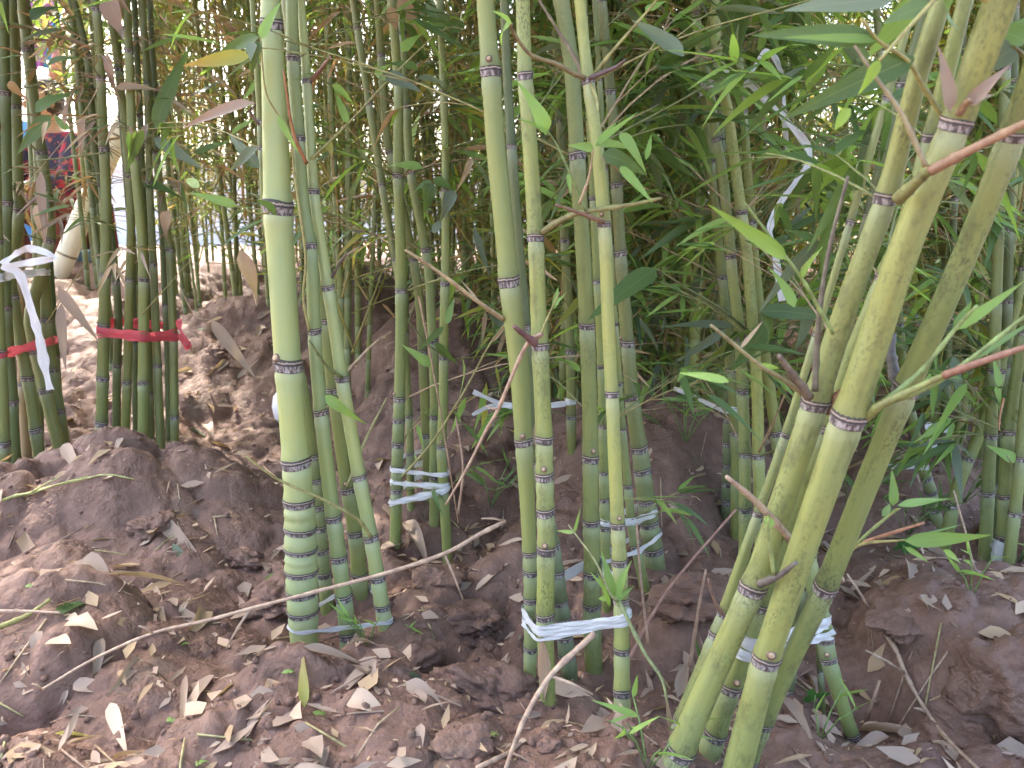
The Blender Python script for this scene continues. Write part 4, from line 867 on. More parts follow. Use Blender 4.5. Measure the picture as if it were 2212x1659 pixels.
# natural side branches filling the upper half
YG = ['young'] * 3 + ['mature'] * 3 + ['blue']
def fill(nm, lo, hi, azs, n, L=(.14, .3), kinds=YG, nl=4, ls=.10, ntw=2):
    c = CULMS[nm]; ok = [q for q in c.nodes if lo < proj(c.pos(q))[1] < hi]
    for i in range(n):
        if ok: rand_branch(c, rnd.choice(ok), rnd.choice(azs) + ru(-25, 25), ru(*L), kinds, ntw, nl, ls, ru(15, 55), rnd.choice([TG, TY, TT, (.26, .30, .10)]))
for nm in ('F1', 'F2', 'F3', 'F4'): fill(nm, -120, 800, (10, 60, 120, 170, 320), 7, (.14, .3), YG, 4, .125, 3)
for nm in ('E5', 'E8', 'E10'): fill(nm, -120, 560, (30, 60, 100, 150), 6, (.14, .3), YG, 4, .12, 3)
fill('E3', -100, 400, (60, 120), 3); fill('E6', -200, 200, (20, 60), 3)
for nm in ('D1', 'D2', 'D3', 'D4', 'D5'): fill(nm, -80, 640, (30, 70, 120, 160, 200, 340), 5, (.12, .26), YG + ['dry', 'yellow'])
for nm in ('A3', 'A4', 'A2', 'B2', 'B3', 'B5', 'B6'): fill(nm, -60, 480, (40, 90, 140, 330, 200), 2, (.1, .22), ['mature', 'grey', 'dry', 'grey', 'blue'], 2, .10)
for nm in ('A1', 'A3', 'A4', 'A5', 'A8', 'B1', 'B2', 'B3', 'B5', 'B6', 'B7', 'B9'): fill(nm, -60, 560, (0, 60, 120, 180, 240, 300), 4, (.10, .26), ['grey', 'dry', 'grey', 'mature', 'dry'], 1, .085, 5)
for nm in ('H2', 'H4', 'H5', 'H7', 'H1'): fill(nm, 500, 1000, (60, 120, 180, 220, 300), 4, (.1, .22))
for nm in ('F1', 'F2', 'F3', 'F4', 'E8', 'E10', 'E5', 'D1', 'D2', 'D3', 'D5', 'H2', 'H7'): fill(nm, -80, 900, (0, 40, 90, 140, 180, 320), 3, (.22, .45), ['dry', 'young', 'mature'], 1, .09, 5)
for nm in ('G3', 'G2', 'G9'): fill(nm, -50, 720, (40, 80, 120), 3, (.12, .22))
for nm in ('C2', 'C3'): fill(nm, -100, 500, (60, 120), 2)
for nm in ('F1', 'F2', 'F4', 'E8', 'E10', 'E7', 'H2', 'H7', 'G9'): fill(nm, 300, 1000, (0, 50, 110, 180, 320), 3, (.12, .26), ['young', 'young', 'mature'], 3, .085, 4)
for nm in ('D1', 'D4', 'E7', 'E9'): fill(nm, 850, 1130, (20, 330, 250, 60), 2, (.06, .13), ['young', 'mature'], 2, .07, 1)

# ------------------------------------------------------------------ the grove behind
STK = []
for j in range(5):
    g = random.Random(900 + j); a1, a2 = g.uniform(-.14, .14), g.uniform(-.14, .14)
    pos = lambda s, a1=a1, a2=a2: Vector((a1 * (s / 3.2) ** 2 * 1.6, a2 * (s / 3.2) ** 2 * 1.6, s - .12))
    rad = lambda s: .0135 * (1 - .55 * s / 3.4)
    nds = []; q = .14
    while q < 3.2: nds.append(q); q += min(.30, .06 + q * .22) * g.uniform(.9, 1.1)
    V, F, A = sweep_culm(pos, rad, 3.35, nds, 10, g.uniform(0, 6), False)
    STK.append(mesh('stalk', V, F, M['culm'], True, A))
_last = ['']
def back_culm(x, y, s, tint, fol, label, group, tilt=.05, fs=1.0):
    z = H1(x, y); r = link('bamboo_culm', None, None, (x, y, z)); tag(r, label, 'bamboo', group); _last[0] = r.name
    r.rotation_euler = (ru(-tilt, tilt), ru(-tilt, tilt), ru(0, 6.28))
    st = link('stalk', STK[rnd.randrange(5)], r); st.scale = (s, s, 1)
    t = TINT[tint]; j = ru(.8, 1.2); st.color = (t[0] * j, t[1] * j, t[2] * j, 1); st['soot'] = ru(.1, .5)
    if fol:
        ks = [k for k in FOL if k[0] == fol]; o = link('foliage', FOL[rnd.choice(ks)], r); o['kind'] = 'stuff'; o.rotation_euler = (0, 0, ru(0, 6.28)); o.scale = (fs, fs, 1)
_bc = back_culm
def back_culm(x, y, s, tint, fol, label, group, tilt=.05, fs=1.0):
    _bc(x, y, s, tint, fol, label, group, tilt, fs)
    if fol == 'airy' and rnd.random() < (.9 if x < -1.02 else .22):
        o = link('crown', FOL['top', rnd.randrange(3)], bpy.data.objects[_last[0]]); o['kind'] = 'stuff'; o.rotation_euler = (0, 0, ru(0, 6.28))  # extra crown above the frame, added to shade the ground, mostly on the left
def clump(cx, cy, n, rad, smin, smax, tints, fol, label, group, tilt=.06, fs=1.0):
    for i in range(n):
        a = ru(0, 6.28); d = rad * math.sqrt(ru(.05, 1)); back_culm(cx + math.cos(a) * d, cy + math.sin(a) * d, ru(smin, smax), rnd.choice(tints), fol, label, group, tilt, fs)
gr = random.Random(31)
# dense grove to the right
spots = []
for k in range(900):
    y = 1.85 + 4.6 * gr.random() ** 1.3; x = gr.uniform(-.02 * y, .72 * y + .15)
    if all(math.hypot(x - a, y - b) > .30 for a, b in spots): spots.append((x, y))
    if len(spots) >= 32: break
for (x, y) in spots:
    clump(x, y, 4, .11, .65, 1.05, ['stem', 'olive', 'yel', 'stem'], 'grove', 'bamboo culm in the dense leafy grove behind the tied clumps', 'culms of the dense grove')
# sunlit middle
for (x, y) in [(-.50, 2.55), (-.30, 3.0), (-.62, 3.3), (-.40, 3.7), (-.85, 4.1), (-.55, 4.6), (-.2, 4.3), (-.75, 5.2), (-.35, 5.4), (-.38, 2.15), (-.02, 2.35), (-.80, 2.75), (-.22, 2.75), (-1.0, 3.0), (.22, 2.2)]:
    clump(x, y, 4, .10, .45, .8, ['olive', 'yel', 'shade'], 'airy', 'thin sunlit bamboo culm in the gap behind the thick pale culm', 'thin sunlit culms', .08)
# thin plants in front of the white wall
for (x, y) in [(-1.05, 3.2), (-1.35, 3.6), (-1.25, 4.2), (-1.7, 4.4), (-1.45, 5.0), (-2.0, 5.4), (-1.75, 6.0), (-1.15, 6.3), (-1.15, 5.2), (-1.95, 4.6)]:
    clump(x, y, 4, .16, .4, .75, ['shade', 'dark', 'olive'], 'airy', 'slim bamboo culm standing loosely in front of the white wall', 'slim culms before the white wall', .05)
# rows going on beyond the red and white taped clumps; one clump added for its shade
for (x, y) in [(-2.0, 2.6), (-2.35, 3.4), (-3.3, 3.7), (-2.6, 2.2), (-3.6, 5.2), (-4.2, 4.4), (-1.27, 2.55), (-2.15, 4.2), (-1.62, 3.75)]:
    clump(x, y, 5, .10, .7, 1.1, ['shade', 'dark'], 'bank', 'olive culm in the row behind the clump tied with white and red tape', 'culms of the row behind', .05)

# ------------------------------------------------------------------ soil clods, litter, twigs
def clod_mesh(seed, sub=5, rough=.34):
    bm = bmesh.new(); bmesh.ops.create_icosphere(bm, subdivisions=sub, radius=1)
    o = Vector((seed * 3.1, seed * 1.7, seed * .9))
    for v in bm.verts:
        d = v.co.normalized()
        k = 1 + rough * mnoise.noise(d * 1.3 + o) * 1.3 + rough * .55 * mnoise.noise(d * 3.1 + o) + rough * .30 * mnoise.noise(d * 7 + o) + rough * .20 * mnoise.noise(d * 15 + o) + rough * .12 * mnoise.noise(d * 34 + o) - rough * .25 * abs(mnoise.noise(d * 5 + o * 2))
        v.co = d * k; v.co.z *= .8
    me = bpy.data.meshes.new('soil_clod'); bm.to_mesh(me); bm.free(); me.polygons.foreach_set('use_smooth', [True] * len(me.polygons)); me.materials.append(M['soil']); return me
CL = [clod_mesh(i + 1) for i in range(5)]
def clod(px, py, rpx, label, sx=1, sz=1, k=None, group=None):
    p = G(px, py); r = rpx * ppx(p)
    o = link('soil_clod', CL[k if k is not None else rnd.randrange(5)], None, (p.x, p.y, p.z - r * .12)); o.scale = (r * sx, r, r * sz); o.rotation_euler = (ru(-.3, .3), ru(-.3, .3), ru(0, 6.28))
    tag(o, label, 'soil clod', group)
clod(2190, 1450, 118, 'large smooth rounded clod of brown earth sitting in the hollow', 1.1, 1.15, 0)
clod(1052, 1480, 92, 'rounded lump of earth lying at the foot of the white banded clump', 1.1, .75, 1)
clod(1345, 1580, 48, 'small lump of earth beside the whitish foot of a slender culm', 1.0, .9, 2)
clod(610, 1285, 75, 'lump of earth leaning against the foot of the thickest culm', 1.35, .75, 3)
for (x, y, r) in [(330, 1130, 50), (540, 1205, 50), (950, 1250, 55), (880, 1420, 65), (1010, 1330, 60), (1480, 1290, 70), (1000, 1600, 50), (1950, 1330, 65), (2050, 1590, 70), (480, 760, 34), (1180, 1600, 44)]:
    clod(x, y, r, 'crumbly reddish brown clod of earth among fallen leaves', ru(.9, 1.3), ru(.5, .8), None, 'earth clods')
def scatter_stuff(name, label, n, fn, mat):
    mb = MB()
    for i in range(n): fn(mb)
    o = link(name, mb.mesh(name, mat)); tag(o, label, None, None, 'stuff'); return o
_ico = [Vector(v).normalized() for v in ((0, 0, 1), (.9, 0, .45), (.28, .85, .45), (-.72, .53, .45), (-.72, -.53, .45), (.28, -.85, .45), (.72, .53, -.45), (-.28, .85, -.45), (-.9, 0, -.45), (-.28, -.85, -.45), (.72, -.53, -.45), (0, 0, -1))]
_icf = [(0, 1, 2), (0, 2, 3), (0, 3, 4), (0, 4, 5), (0, 5, 1), (1, 6, 2), (2, 7, 3), (3, 8, 4), (4, 9, 5), (5, 10, 1), (6, 7, 2), (7, 8, 3), (8, 9, 4), (9, 10, 5), (10, 6, 1), (11, 7, 6), (11, 8, 7), (11, 9, 8), (11, 10, 9), (11, 6, 10)]
NB = 2600
cx_ = np.array([ru(-1, 1) for _ in range(NB)]); cy_ = np.array([.5 + 2.6 * ru(0, 1) ** 1.6 for _ in range(NB)]); cx_ = cx_ * (cy_ * .75 + .1); cz_ = HL(cx_, cy_); it = iter(range(NB))
def crumb(mb):
    i = next(it); r = .0015 + .0055 * rnd.random() ** 3; b = len(mb.v); c = Vector((cx_[i], cy_[i], cz_[i] + r * .3))
    for v in _ico: mb.v.append(c + v * (r * ru(.7, 1.25))); mb.c.append((.1, .06, .05, 1)); mb.uv.append((0, 0, 0))
    for f in _icf: mb.f.append(tuple(b + k for k in f))
scatter_stuff('soil_crumbs', 'small crumbs of earth strewn over the dug soil', NB, crumb, M['soil'])
def flat_leaf(base, yaw, L, W, kd, lift=.002, tilt=0.0, pitch=0.0):
    n = normal_at(base.x, base.y, .025); n = (n + Vector((ru(-tilt, tilt), ru(-tilt, tilt), 0))).normalized()
    d = Vector((math.cos(yaw), math.sin(yaw), 0)); d = (d - n * d.dot(n)).normalized(); d = (d + n * pitch).normalized()
    e = base + d * L
    b = Vector((base.x, base.y, H1(base.x, base.y) + lift)); ez = H1(e.x, e.y) + lift + L * max(0, pitch) * .7
    e = Vector((e.x, e.y, ez))
    o = leaf_obj(None, Vector((0, 0, 0)), b, e, W, kd, n, 'fallen_leaf'); return o
FLG = 'fallen leaves on the soil'
DRY = ['dry', 'grey', 'grey', 'pale', 'grey']
# leaves that can be told apart
for (bx, by, tx, ty, wp, kd, lab) in [
    (182, 1215, 232, 1288, 46, 'grey', 'broad cupped papery sheath lying tilted on the soil'), (238, 1246, 410, 1256, 20, 'grey', 'long flat greyish leaf lying beside the papery sheath'),
    (120, 1335, 222, 1280, 26, 'mature', 'half green fallen leaf under the long greyish one'), (318, 1275, 344, 1356, 34, 'grey', 'pale leaf standing out alone above the long twig'),
    (242, 1525, 275, 1635, 28, 'pale', 'curled pinkish leaf hanging down the front clod'), (405, 1465, 386, 1630, 14, 'grey', 'narrow twisted strip of dead leaf on the front clod'),
    (225, 1385, 190, 1500, 22, 'grey', 'grey leaf crossing under the long twig'), (340, 1120, 445, 1225, 30, 'grey', 'long folded grey green leaf on the lumpy soil'), (880, 1480, 970, 1550, 36, 'grey', 'leathery brown pink leaf curled by the lump of earth'),
    (980, 1470, 1000, 1555, 40, 'pale', 'torn pale straw coloured sheath on end'), (760, 1515, 825, 1545, 46, 'pale', 'crumpled tan sheath scrap on the soil'), (85, 1370, 75, 1430, 30, 'grey', 'small diamond shaped dead leaf'),
    (880, 1130, 945, 1260, 30, 'grey', 'broad brown leaf leaning in the hollow beside the thick culm\'s clump'), (860, 1400, 930, 1440, 26, 'grey', 'dark grey leaf sliding into the hollow'), (1440, 1260, 1330, 1440, 26, 'grey', 'long brown leaf leaning against the slender culm'),
    (1180, 1480, 1290, 1520, 34, 'pale', 'stiff orange tan sheath at the foot of the speckled culm'), (450, 920, 452, 1040, 20, 'grey', 'upright grey leaf stuck in the soil'), (140, 965, 175, 1030, 24, 'grey', 'leaf resting on the high mound'),
    (1960, 1220, 1975, 1285, 34, 'grey', 'round ended brown leaf by the leaning clump'), (1990, 1290, 2030, 1360, 34, 'grey', 'yellowish broad leaf on the slope'), (910, 1570, 905, 1655, 22, 'grey', 'strip of pale dead leaf at the front edge'),
    (600, 1250, 560, 1256, 14, 'young', 'tiny fresh green leaf fallen on the clod'), (375, 1180, 418, 1238, 14, 'blue', 'bluish fallen leaf beside the grey green one')]:
    b = G(bx, by); e = G(tx, ty)
    if (e - b).length > .25: e = b + (e - b).normalized() * .16
    up = Vector((0, -.12, .010))
    o = leaf_obj(None, Vector((0, 0, 0)), b + Vector((0, -.003, .006)), e + Vector((0, -.003, .007)), wp * ppx(b), kd, Vector((0, -.7, .8)), 'fallen_leaf'); tag(o, lab, 'leaf')
nleaf = 0
for i in range(240):
    if i < 125: px, py = ru(-60, 2270), 985 + 690 * ru(0, 1)
    elif i < 170: px, py = ru(560, 2200), ru(640, 1000)
    else: px, py = ru(0, 620), ru(600, 960)
    g = G(px, py)
    if g.y > 4: continue
    L = ru(.025, .10) if g.y > .85 else ru(.025, .07); kd = rnd.choice(DRY) if rnd.random() > .07 else rnd.choice(['mature', 'blue', 'yellow'])
    o = flat_leaf(g, ru(0, 6.28), L, L * ru(.13, .26), kd, .003, .35, rnd.choice([0, 0, 0, .15, .4])); tag(o, 'dead bamboo leaf lying on the brown soil among others', 'leaf', FLG)
def bit(mb):
    x, y, z = next(ib); yaw = ru(0, 6.28); d = Vector((math.cos(yaw), math.sin(yaw), ru(-.3, .3))); L = .008 + .05 * rnd.random() ** 2.2
    c = KIND[rnd.choice(['grey', 'dry', 'pale', 'grey'])]
    mb.leaf(Vector((x, y, z + .003)), d, Vector((ru(-.6, .6), ru(-.6, .6), 1)), L, L * ru(.12, .6), c, ru(-.3, .3), ru(.0, .5), 3, ru(-1, 1))
NB2 = 4200
lx = np.array([ru(-1, 1) for _ in range(NB2)]); ly = np.array([.52 + 4.2 * ru(0, 1) ** 1.7 for _ in range(NB2)]); lx = lx * (ly * .75 + .1); lz = HL(lx, ly); ib = iter(list(zip(lx, ly, lz)))
scatter_stuff('leaf_litter', 'scraps of dead leaf and straw littering the soil', NB2, bit, M['dryleaf'])
# twigs
def gtwig(pts, rad, col, label, side=(), group=None):
    P = []
    for q in pts:
        if len(q) == 3: P.append(U(*q))
        else: g = G(*q); P.append(U(q[0], q[1], g.y - .008) + Vector((0, 0, rad)))
    b = P[0].copy(); Q = crv(P, len(P) * 5) if len(P) > 2 else P
    for q in Q: q.z = max(q.z, H1(q.x, q.y) + rad * .7)
    for _ in range(2):
        for i in range(1, len(Q) - 1): Q[i].z = max(Q[i].z, .5 * (Q[i - 1].z + Q[i + 1].z))
    root = link('fallen_twig', None, None, tuple(b)); tag(root, label, 'twig', group)
    mb = MB(); mb.tube([q - b for q in Q], [rad * (1 - .5 * i / len(Q)) * (1.25 if i % 9 == 4 else 1) for i in range(len(Q))], 7)
    o = link('stem', mb.mesh('stem', M['twig']), root); o.color = (*col, 1)
    for (i, tx, ty) in side:
        s = P[i]; e = U(tx, ty, s.y - .01); m2 = MB(); m2.tube([s - b, (s + e) * .5 - b + Vector((0, 0, .002)), e - b], [rad * .6, rad * .5, rad * .35], 6)
        o2 = link('side_twig', m2.mesh('side_twig', M['twig']), root); o2.color = (*col, 1)
    return root
TW = (.46, .33, .22)
gtwig([(1092, 1126, 1.0), (1040, 1152, .985), (960, 1196, .97), (830, 1240, .955), (690, 1276, .94), (540, 1316, .925), (450, 1340, .915), (330, 1368, .90), (200, 1425, .88), (90, 1490, .86)], .0031, TW, 'long pale twig lying slantwise across the soil in front',
      [(0, 1040, 1120), (5, 488, 1402), (7, 300, 1352), (2, 1000, 1295), (9, 70, 1478)])
gtwig([(1885, 1335), (1930, 1400), (1955, 1460), (2000, 1545), (2050, 1610), (2120, 1675)], .0038, TW, 'straight pale twig running down the slope by the large clod', [(2, 1870, 1405), (3, 1975, 1530), (0, 1830, 1240)])
gtwig([(1285, 1368, .80), (1190, 1460, .78), (1130, 1560, .74), (1085, 1680, .68)], .0036, TW, 'pale twig propped up in front of the white banded clump', [(1, 1280, 1500)])
gtwig([(1030, 1665), (1100, 1630), (1180, 1588)], .0028, TW, 'short forked twig at the front edge of the soil', [(1, 1150, 1650)])
gtwig([(0, 1085), (60, 1072), (150, 1045), (290, 1038)], .0030, (.45, .47, .16), 'yellow green stalk with side shoots lying on the mound', [(1, 130, 1030), (1, 190, 1028)])
gtwig([(0, 1325), (60, 1325), (130, 1328)], .003, TW, 'straw stalk poking in beside the half green leaf')
gtwig([(0, 1360), (60, 1335), (110, 1300)], .004, (.30, .28, .08), 'green stemmed stalk crossing the straw stalk')
gtwig([(990, 1110, 1.2), (1000, 1010, 1.2), (985, 900, 1.22)], .0022, (.42, .27, .17), 'thin brown twig standing upright by the small clump')
gtwig([(1350, 1440, 1.0), (1440, 1280, 1.05), (1590, 1100, 1.1)], .003, (.36, .20, .14), 'reddish stem slanting behind the slender culm')
gtwig([(1400, 1390, .95), (1385, 1260, .98), (1375, 1130, 1.0)], .0022, (.42, .26, .17), 'thin reddish stem standing behind the slender culm')
gtwig([(1490, 1440, .95), (1510, 1310, .95), (1525, 1230, .95)], .0026, (.40, .26, .17), 'brown stem with a cut tip beside the leaning clump')
gtwig([(1870, 1560, .95), (1900, 1470, .95)], .0026, (.40, .26, .17), 'short brown stem leaning in the dark hollow')
gtwig([(2110, 1300, 1.1), (2090, 1170, 1.1), (2060, 1060, 1.12)], .0022, TW, 'thin straw stem in front of the mossy culms')
for i in range(85):
    px, py = ru(-30, 2240), ru(960, 1665); g = G(px, py); yaw = ru(0, 6.28); L = ru(.025, .09)
    e = g + Vector((math.cos(yaw) * L, math.sin(yaw) * L, 0)); e.z = H1(e.x, e.y) + .004; b = Vector((g.x, g.y, g.z + .004)); m = (b + e) * .5; m.z = max(m.z, H1(m.x, m.y) + .003)
    mb = MB(); mb.tube([Vector((0, 0, 0)), m - b, e - b], [.0014, .0013, .001], 5)
    o = link('straw', mb.mesh('straw', M['twig']), None, tuple(b)); o.color = (*rnd.choice([TW, (.5, .38, .22), (.38, .27, .18), (.42, .38, .16)]), 1); tag(o, 'short piece of dry straw lying on the brown soil', 'straw', 'straw bits on the soil')

# weeds and seedlings
def sprout(px, py, n, L, kd, label, cat='weed', Y=None, spread=.8, group=None, wr=.12):
    p = G(px, py) if Y is None else U(px, py, Y)
    p.z = H1(p.x, p.y); root = link('weed', None, None, tuple(p)); tag(root, label, cat, group)
    for i in range(n):
        d = Vector((ru(-spread, spread), ru(-spread, .3), 1)).normalized(); h = L * ru(.35, 1)
        mb = MB(); st = [Vector((0, 0, -.01)), d * h * .5, d * h + Vector((0, 0, -h * .1))]; mb.tube(st, [.0011, .001, .0007], 5)
        o = link('stem', mb.mesh('stem', M['twig']), root); o.color = (.20, .34, .09, 1)
        for k in range(rnd.randrange(1, 4)):
            b = st[1] + (st[2] - st[1]) * ru(0, 1); dd = (d * .5 + Vector((ru(-1, 1), ru(-1, .4), ru(-.2, .7)))).normalized(); l = L * ru(.25, .55)
            leaf_obj(o, Vector((0, 0, 0)), b, b + dd * l, l * wr * ru(.8, 1.3), kd)
for (x, y, n, L, lb) in [(795, 1390, 5, .09, 'bright weed sprouting between the feet of the thick culm\'s clump'), (905, 1370, 2, .07, 'thin grass shoot in the hollow beside the thick culm\'s clump'), (1400, 1650, 4, .10, 'fresh shoots rising in front of the leaning clump'),
                         (1480, 1480, 3, .14, 'tall thin green shoot beside the leaning culms'), (1375, 1600, 2, .08, 'small shoot by the whitish foot of the slender culm'), (1770, 1590, 3, .09, 'grassy weed in the dark hollow behind the leaning clump'),
                         (1060, 1090, 5, .12, 'leafy weed behind the small tied clump'), (2200, 1210, 5, .10, 'weed tuft at the foot of the mossy culms'), (1960, 1150, 6, .14, 'leafy weed patch beside the slender taped culm'), (890, 1050, 4, .10, 'weed growing inside the crossed white tapes'),
                         (2100, 1280, 3, .11, 'green stalked weed standing on the slope by the large clod'), (1480, 950, 6, .22, 'tall weed in the shade behind the closely ringed foot'), (1830, 1090, 5, .16, 'weed behind the leaning culms'), (2080, 1080, 6, .2, 'tall weed among the mossy culms')]:
    sprout(x, y, n, L, 'young' if L < .12 else 'mature', lb)
def broad(px, py, rpx, label, n=1):
    p = G(px, py); r = rpx * ppx(p); root = link('broad_leaf_weed', None, None, tuple(p)); tag(root, label, 'weed')
    for i in range(n):
        c = Vector((ru(-1, 1) * r * (n > 1), ru(-.5, .5) * r * (n > 1), r * ru(.9, 1.4)))
        mb = MB(); mb.tube([Vector((0, 0, -.01)), c * .6, c], [.001, .0009, .0008], 5); s = link('stem', mb.mesh('stem', M['twig']), root); s.color = (.2, .34, .1, 1)
        V = [c]; F = []; m = 15; uv = [(0, 0, 0)]
        a0 = ru(0, 6)
        for k in range(m):
            a = a0 + 2 * math.pi * k / m; q = r * (.72 + .30 * math.cos(a * 3)) * (1 if k else .35)
            V.append(c + Vector((math.cos(a) * q, -.45 * math.sin(a) * q, .85 * math.sin(a) * q)) + Vector((0, .1 * q * math.cos(2 * a), 0))); uv.append((q / r * 3, math.sin(a * 3) + 1.5, 0))
        for k in range(m): F.append((0, 1 + k, 1 + (k + 1) % m))
        link('leaf', mesh('leaf', V, F, M['leaf'], True, [('lc', 'FLOAT_COLOR', [(.07, .19, .055, 1)] * len(V)), ('luv', 'FLOAT_VECTOR', uv)]), root)
broad(1758, 1535, 34, 'lobed ivy like leaf in the dark hollow of the leaning clump'); broad(1960, 1200, 24, 'cluster of round green weed leaves behind the bright shoot', 4); broad(2135, 1180, 34, 'heart shaped weed leaf before the mossy culms', 2)
for (x, y) in [(66, 1268), (625, 1455), (690, 1545), (430, 1653), (1060, 1590), (395, 1395), (370, 1560), (1010, 1580)]:
    p = G(x, y); root = link('seedling', None, None, tuple(p)); tag(root, 'tiny two leaved seedling on the bare soil', 'seedling', 'seedlings on the soil')
    for s in (-1, 1):
        e = Vector((s * .006, ru(-.003, .003), .004)); leaf_obj(root, Vector((0, 0, 0)), Vector((0, 0, .002)), e * 1.4, .006, 'young', Vector((0, -.4, 1)))

# ------------------------------------------------------------------ what stands behind: wall, poles, cloths, a person
M['wall'] = mat_plain('whitewash', (.74, .74, .77), (.82, .82, .84), 3, .9)
M['red'] = mat_plain('red_paint', (.50, .06, .05), (.62, .10, .08), 6, .6)
M['timber'] = mat_plain('timber', (.42, .22, .12), (.58, .33, .19), 14, .8, (1, 1, .15))
M['pole'] = mat_plain('peeled_pole', (.68, .62, .44), (.80, .76, .60), 10, .6, (1, 1, .2))
M['purple'] = mat_plain('purple_cloth', (.36, .12, .40), (.46, .20, .52), 5, .8); M['bluehem'] = mat_plain('blue_plastic', (.05, .26, .62), (.10, .36, .72), 5, .5)
def box_bm(V, F, x0, x1, y0, y1, z0, z1):
    b = len(V)
    for z in (z0, z1):
        for (x, y) in ((x0, y0), (x1, y0), (x1, y1), (x0, y1)): V.append((x, y, z))
    for f in ((3, 2, 1, 0), (4, 5, 6, 7), (0, 1, 5, 4), (1, 2, 6, 5), (2, 3, 7, 6), (3, 0, 4, 7)): F.append(tuple(b + k for k in f))
def boxobj(name, parent, mat, *ext):
    V = []; F = []; box_bm(V, F, *ext); me = mesh(name, V, F, mat, False); return link(name, me, parent)
wl = link('white_wall', None, None, (0, 0, 0)); tag(wl, 'long low white wall behind the bamboo', 'wall')
boxobj('panel', wl, M['wall'], -14, 3.2, 9.0, 9.2, .1, 1.10); boxobj('coping', wl, M['wall'], -14.02, 3.22, 8.97, 9.23, 1.10, 1.16); boxobj('plinth', wl, M['wall'], -14.03, 3.23, 8.96, 9.24, .05, .42)
def pole(name, a, b, r0, r1, mat, label, cat):
    d = (b - a); n = max(3, int(d.length / .3)); mb = MB()
    pts = [a + d * (i / n) + Vector((.006 * math.sin(i * 2.3), .006 * math.cos(i * 1.7), 0)) for i in range(n + 1)]
    root = link(name, None, None, tuple(a)); tag(root, label, cat)
    mb.tube([p - a for p in pts], [r0 + (r1 - r0) * i / n for i in range(n + 1)], 16); link('shaft', mb.mesh('shaft', mat), root)
    for k in range(1, n, 2):
        m2 = MB(); t = d.normalized(); r = r0 + (r1 - r0) * k / n; m2.tube([pts[k] - a - t * .006, pts[k] - a + t * .006], r * 1.03, 16, False); link('joint_ring', m2.mesh('joint_ring', M['twig']), root).color = (.34, .28, .18, 1)
a = U(133, 572, 4.2); b = U(215, 385, 4.25); d = (b - a).normalized(); a2 = a - d * .28
pole('leaning_pole', a2, b + d * 1.6, .052, .045, M['pole'], 'thick pale peeled pole leaning between the taped clumps', 'pole')
a = U(118, 170, 6.2); b = U(165, -5, 6.2); d = (b - a).normalized()
pole('frame_pole', a - d * 1.35, b + d * .9, .055, .05, M['timber'], 'tan timber pole of the frame that carries the purple cloth', 'pole')
a = U(1030, 690, 3.25); b = U(988, 385, 3.35); a.z = H1(a.x, a.y) - .05
pole('timber_post', a, b + (b - a) * .35, .030, .027, M['timber'], 'orange brown timber post in the gap behind the small clump', 'post')
def cloth(name, c00, c10, c11, c01, mat, label, hem=None):
    n = 14; V = []; F = []
    for t in (0, .006):
        for i in range(n + 1):
            for j in range(n + 1):
                u, v = i / n, j / n; p = (c00 * (1 - u) + c10 * u) * (1 - v) + (c01 * (1 - u) + c11 * u) * v
                V.append(p + Vector((0, t + .03 * math.sin(u * 11 + v * 2), 0)))
    m = (n + 1) ** 2
    for i in range(n):
        for j in range(n):
            q = i * (n + 1) + j; F.append((q, q + 1, q + n + 2, q + n + 1)); F.append((m + q, m + q + n + 1, m + q + n + 2, m + q + 1))
    root = link(name, None, None, tuple(c00)); tag(root, label, 'cloth')
    link('sheet', mesh('sheet', [v - c00 for v in V], F, mat), root)
    if hem:
        mb = MB(); mb.tube([c10 - c00 + (c11 - c10) * (i / 8) + Vector((.0, .03 * math.sin(11 + i / 8 * 2), 0)) for i in range(9)], .022, 8); link('hem', mb.mesh('hem', hem), root)
cloth('hanging_cloth', U(40, -80, 6.0), U(150, -40, 6.0), U(96, 145, 6.0), U(50, 150, 6.0), M['purple'], 'purple cloth with a bright blue edge hanging beyond the clump', M['bluehem'])
cloth('blue_sheet', U(-20, 250, 6.3), U(112, 270, 6.3), U(104, 520, 6.3), U(-20, 520, 6.3), M['bluehem'], 'blue plastic sheet glimpsed between the culms')
cloth('striped_cloth', U(955, 95, 6.4), U(1035, 95, 6.4), U(1030, 195, 6.4), U(960, 195, 6.4), M['red'], 'red cloth showing through the leaves above the timber post')
def lathe(prof, n, mat, name, parent, loc=(0, 0, 0)):
    V = []; F = []
    for (r, z) in prof:
        for k in range(n): V.append((r * math.cos(2 * math.pi * k / n), r * math.sin(2 * math.pi * k / n), z))
    for j in range(len(prof) - 1):
        for k in range(n): k2 = (k + 1) % n; F.append((j * n + k, j * n + k2, (j + 1) * n + k2, (j + 1) * n + k))
    return link(name, mesh(name, V, F, mat), parent, loc)
p = U(168, 555, 4.75); p.z = H1(p.x, p.y); r = link('basin', None, None, tuple(p)); tag(r, 'light blue plastic basin on the ground under the leaning pole', 'basin')
lathe([(.0, .01), (.13, .01), (.19, .13), (.21, .135), (.215, .125), (.195, .12), (.14, 0), (0, 0)], 24, mat_plain('pale_blue_plastic', (.25, .48, .72), (.32, .55, .78), 4, .4), 'bowl', r)
p = U(622, 738, 2.3); r = link('jar', None, None, tuple(p)); tag(r, 'rounded white plastic container half hidden behind the thickest culm', 'container')
wp = mat_plain('white_plastic', (.80, .80, .80), (.86, .86, .85), 4, .35)
